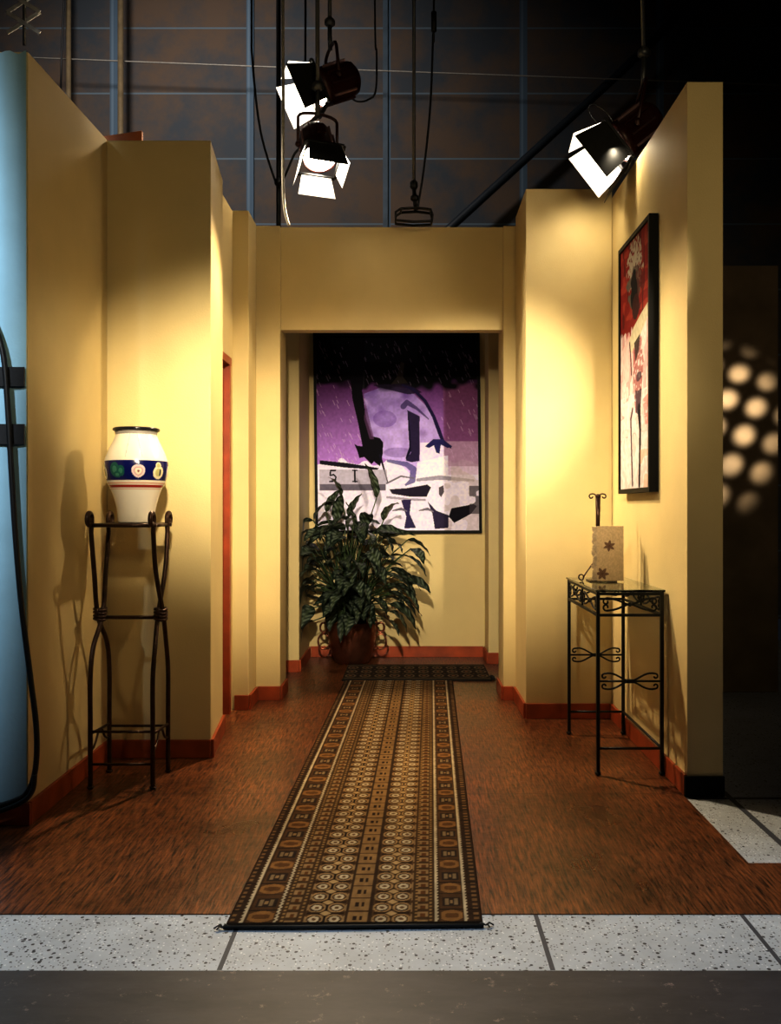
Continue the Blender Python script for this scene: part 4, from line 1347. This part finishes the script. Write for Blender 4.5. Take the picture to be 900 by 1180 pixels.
# straps and cable on the blue end
for z0_, z1_, lb in ((1.665, 1.737, 'upper of two black straps across the pale blue wall end'), (1.446, 1.522, 'lower of two black straps across the pale blue wall end')):
    b = MB(); b.box((-2.4, 3.272, z0_), (-1.454, 3.2795, z1_))
    tag(b.build('wall_strap', M_STRAP), lb, 'strap', 'black straps on the blue wall end')
YC = 3.262
cab = [pt(-40, 330, YC), pt(-14, 360, YC), pt(3, 405, YC), pt(9, 470, YC), pt(13, 540, YC), pt(18, 620, YC), pt(25, 700, YC), pt(35, 780, YC), pt(42, 840, YC - .01), pt(41, 885, YC - .02), pt(32, 912, YC - .02), pt(14, 924, YC - .02), pt(-30, 936, YC - .02)]
b = MB(); b.tube(spline(cab, 8), .0105, 10)
cab2 = [pt(40, 893, YC - .03), pt(37, 912, YC - .035), pt(22, 926, YC - .035), pt(-20, 942, YC - .035)]
b.tube(spline(cab2, 8), .0095, 10)
tag(b.build('power_cord', M_CABLE), 'thick black cable hanging down the pale blue wall end', 'cable')

# ------------------------------------------------------------------ lighting
WARM = (1.0, .80, .50)
COOL = (.70, .84, 1.0)
KEY = (1.0, .87, .64)
spot('key_front', (-0.3, 1.2, 2.5), (-0.22, 5.0, 1.38), 880, 63, 1.0, KEY, .05, (1, .51, 1))
spot('alcove_front', (1.25, 1.9, 2.62), (-0.02, 7.0, 1.35), 480, 24, .8, KEY, .03)
spot('high_front', (0.5, 1.5, 4.4), (-0.65, 4.3, 0.7), 95, 36, .9, WARM, .06)
spot('cross_left', (-1.9, 4.65, 4.0), (1.16, 4.45, 1.45), 390, 34, .7, KEY, .06)
spot('lamp_leak', (1.04, 4.42, 3.04), (1.163, 4.40, 2.75), 7, 140, 1, KEY, .03)  # extra spots added for the stray glow around the right lamp
spot('lamp_leak', (0.93, 4.66, 2.92), (1.02, 4.98, 2.52), 6, 130, 1, KEY, .015)
spot('cool_overhead', (0.3, 0.9, 5.6), (0.35, 2.45, 0), 430, 56, .8, (.62, .80, 1.0), .3, (1, .28, 1))
spot('cool_left', (-2.0, 0.2, 3.3), (-2.0, 3.3, 2.0), 1200, 52, .9, (.80, .90, 1.0), .1, (.37, 1.3, 1))
spot('studio_wall_wash', (-2.4, 5.4, 6.6), (-2.0, 9.5, 4.4), 660, 105, 1, (1.0, .93, .88), .3)  # unseen spot added to light the far studio wall
spot('warm_fill', (0.7, -0.8, 2.7), (0.2, 4.0, 2.3), 165, 84, 1, (1.0, .78, .42), .3, (1, .62, 1))  # unseen fill added to lift the dim parts of the walls
spot('end_fill', (1.32, 1.2, 2.4), (1.29, 3.64, 1.75), 20, 78, 1, (1.0, .80, .50), .2, (.22, 1, 1))  # added only to brighten the end of the right flat, no fitting
w = bpy.data.worlds.new('world'); scene.world = w; w.use_nodes = True
w.node_tree.nodes['Background'].inputs[0].default_value = (.5, .6, .8, 1)
w.node_tree.nodes['Background'].inputs[1].default_value = 0.012

# dappled light on the far right flat: a lamp with a perforated pattern
g = spot('pattern_projector', (2.75, 2.6, 3.4), (2.0, 5.7, 1.74), 3000, 18, 1, (1, .93, .76), .02)
g.data.use_nodes = True
nt = g.data.node_tree
em = nt.nodes['Emission']
L = nt.links.new
tc = N(nt, 'ShaderNodeTexCoord')
sx = N(nt, 'ShaderNodeSeparateXYZ'); L(tc.outputs['Normal'], sx.inputs[0])
dx = N(nt, 'ShaderNodeMath', operation='DIVIDE'); L(sx.outputs['X'], dx.inputs[0]); L(sx.outputs['Z'], dx.inputs[1])
dy = N(nt, 'ShaderNodeMath', operation='DIVIDE'); L(sx.outputs['Y'], dy.inputs[0]); L(sx.outputs['Z'], dy.inputs[1])
cb_ = N(nt, 'ShaderNodeCombineXYZ'); L(dx.outputs[0], cb_.inputs[0]); L(dy.outputs[0], cb_.inputs[1])
mp = N(nt, 'ShaderNodeMapping'); mp.inputs['Rotation'].default_value = (0, 0, .42); mp.inputs['Scale'].default_value = (17, 21, 1)
L(cb_.outputs[0], mp.inputs[0])
vo = N(nt, 'ShaderNodeTexVoronoi', voronoi_dimensions='2D'); vo.inputs['Scale'].default_value = 1; vo.inputs['Randomness'].default_value = .0
L(mp.outputs[0], vo.inputs['Vector'])
rp = N(nt, 'ShaderNodeMapRange', interpolation_type='SMOOTHSTEP'); rp.inputs['From Min'].default_value = .47; rp.inputs['From Max'].default_value = .12; rp.inputs['To Min'].default_value = 0.0; rp.inputs['To Max'].default_value = 1.0
L(vo.outputs['Distance'], rp.inputs['Value'])
L(rp.outputs[0], em.inputs['Strength'])

scene.view_settings.view_transform = 'Standard'
scene.view_settings.look = 'None'
scene.view_settings.exposure = 0.25
scene.view_settings.gamma = 0.78
scene.cycles.diffuse_bounces = 3
scene.cycles.max_bounces = 6
scene.cycles.use_denoising = True
scene.cycles.sample_clamp_indirect = 6
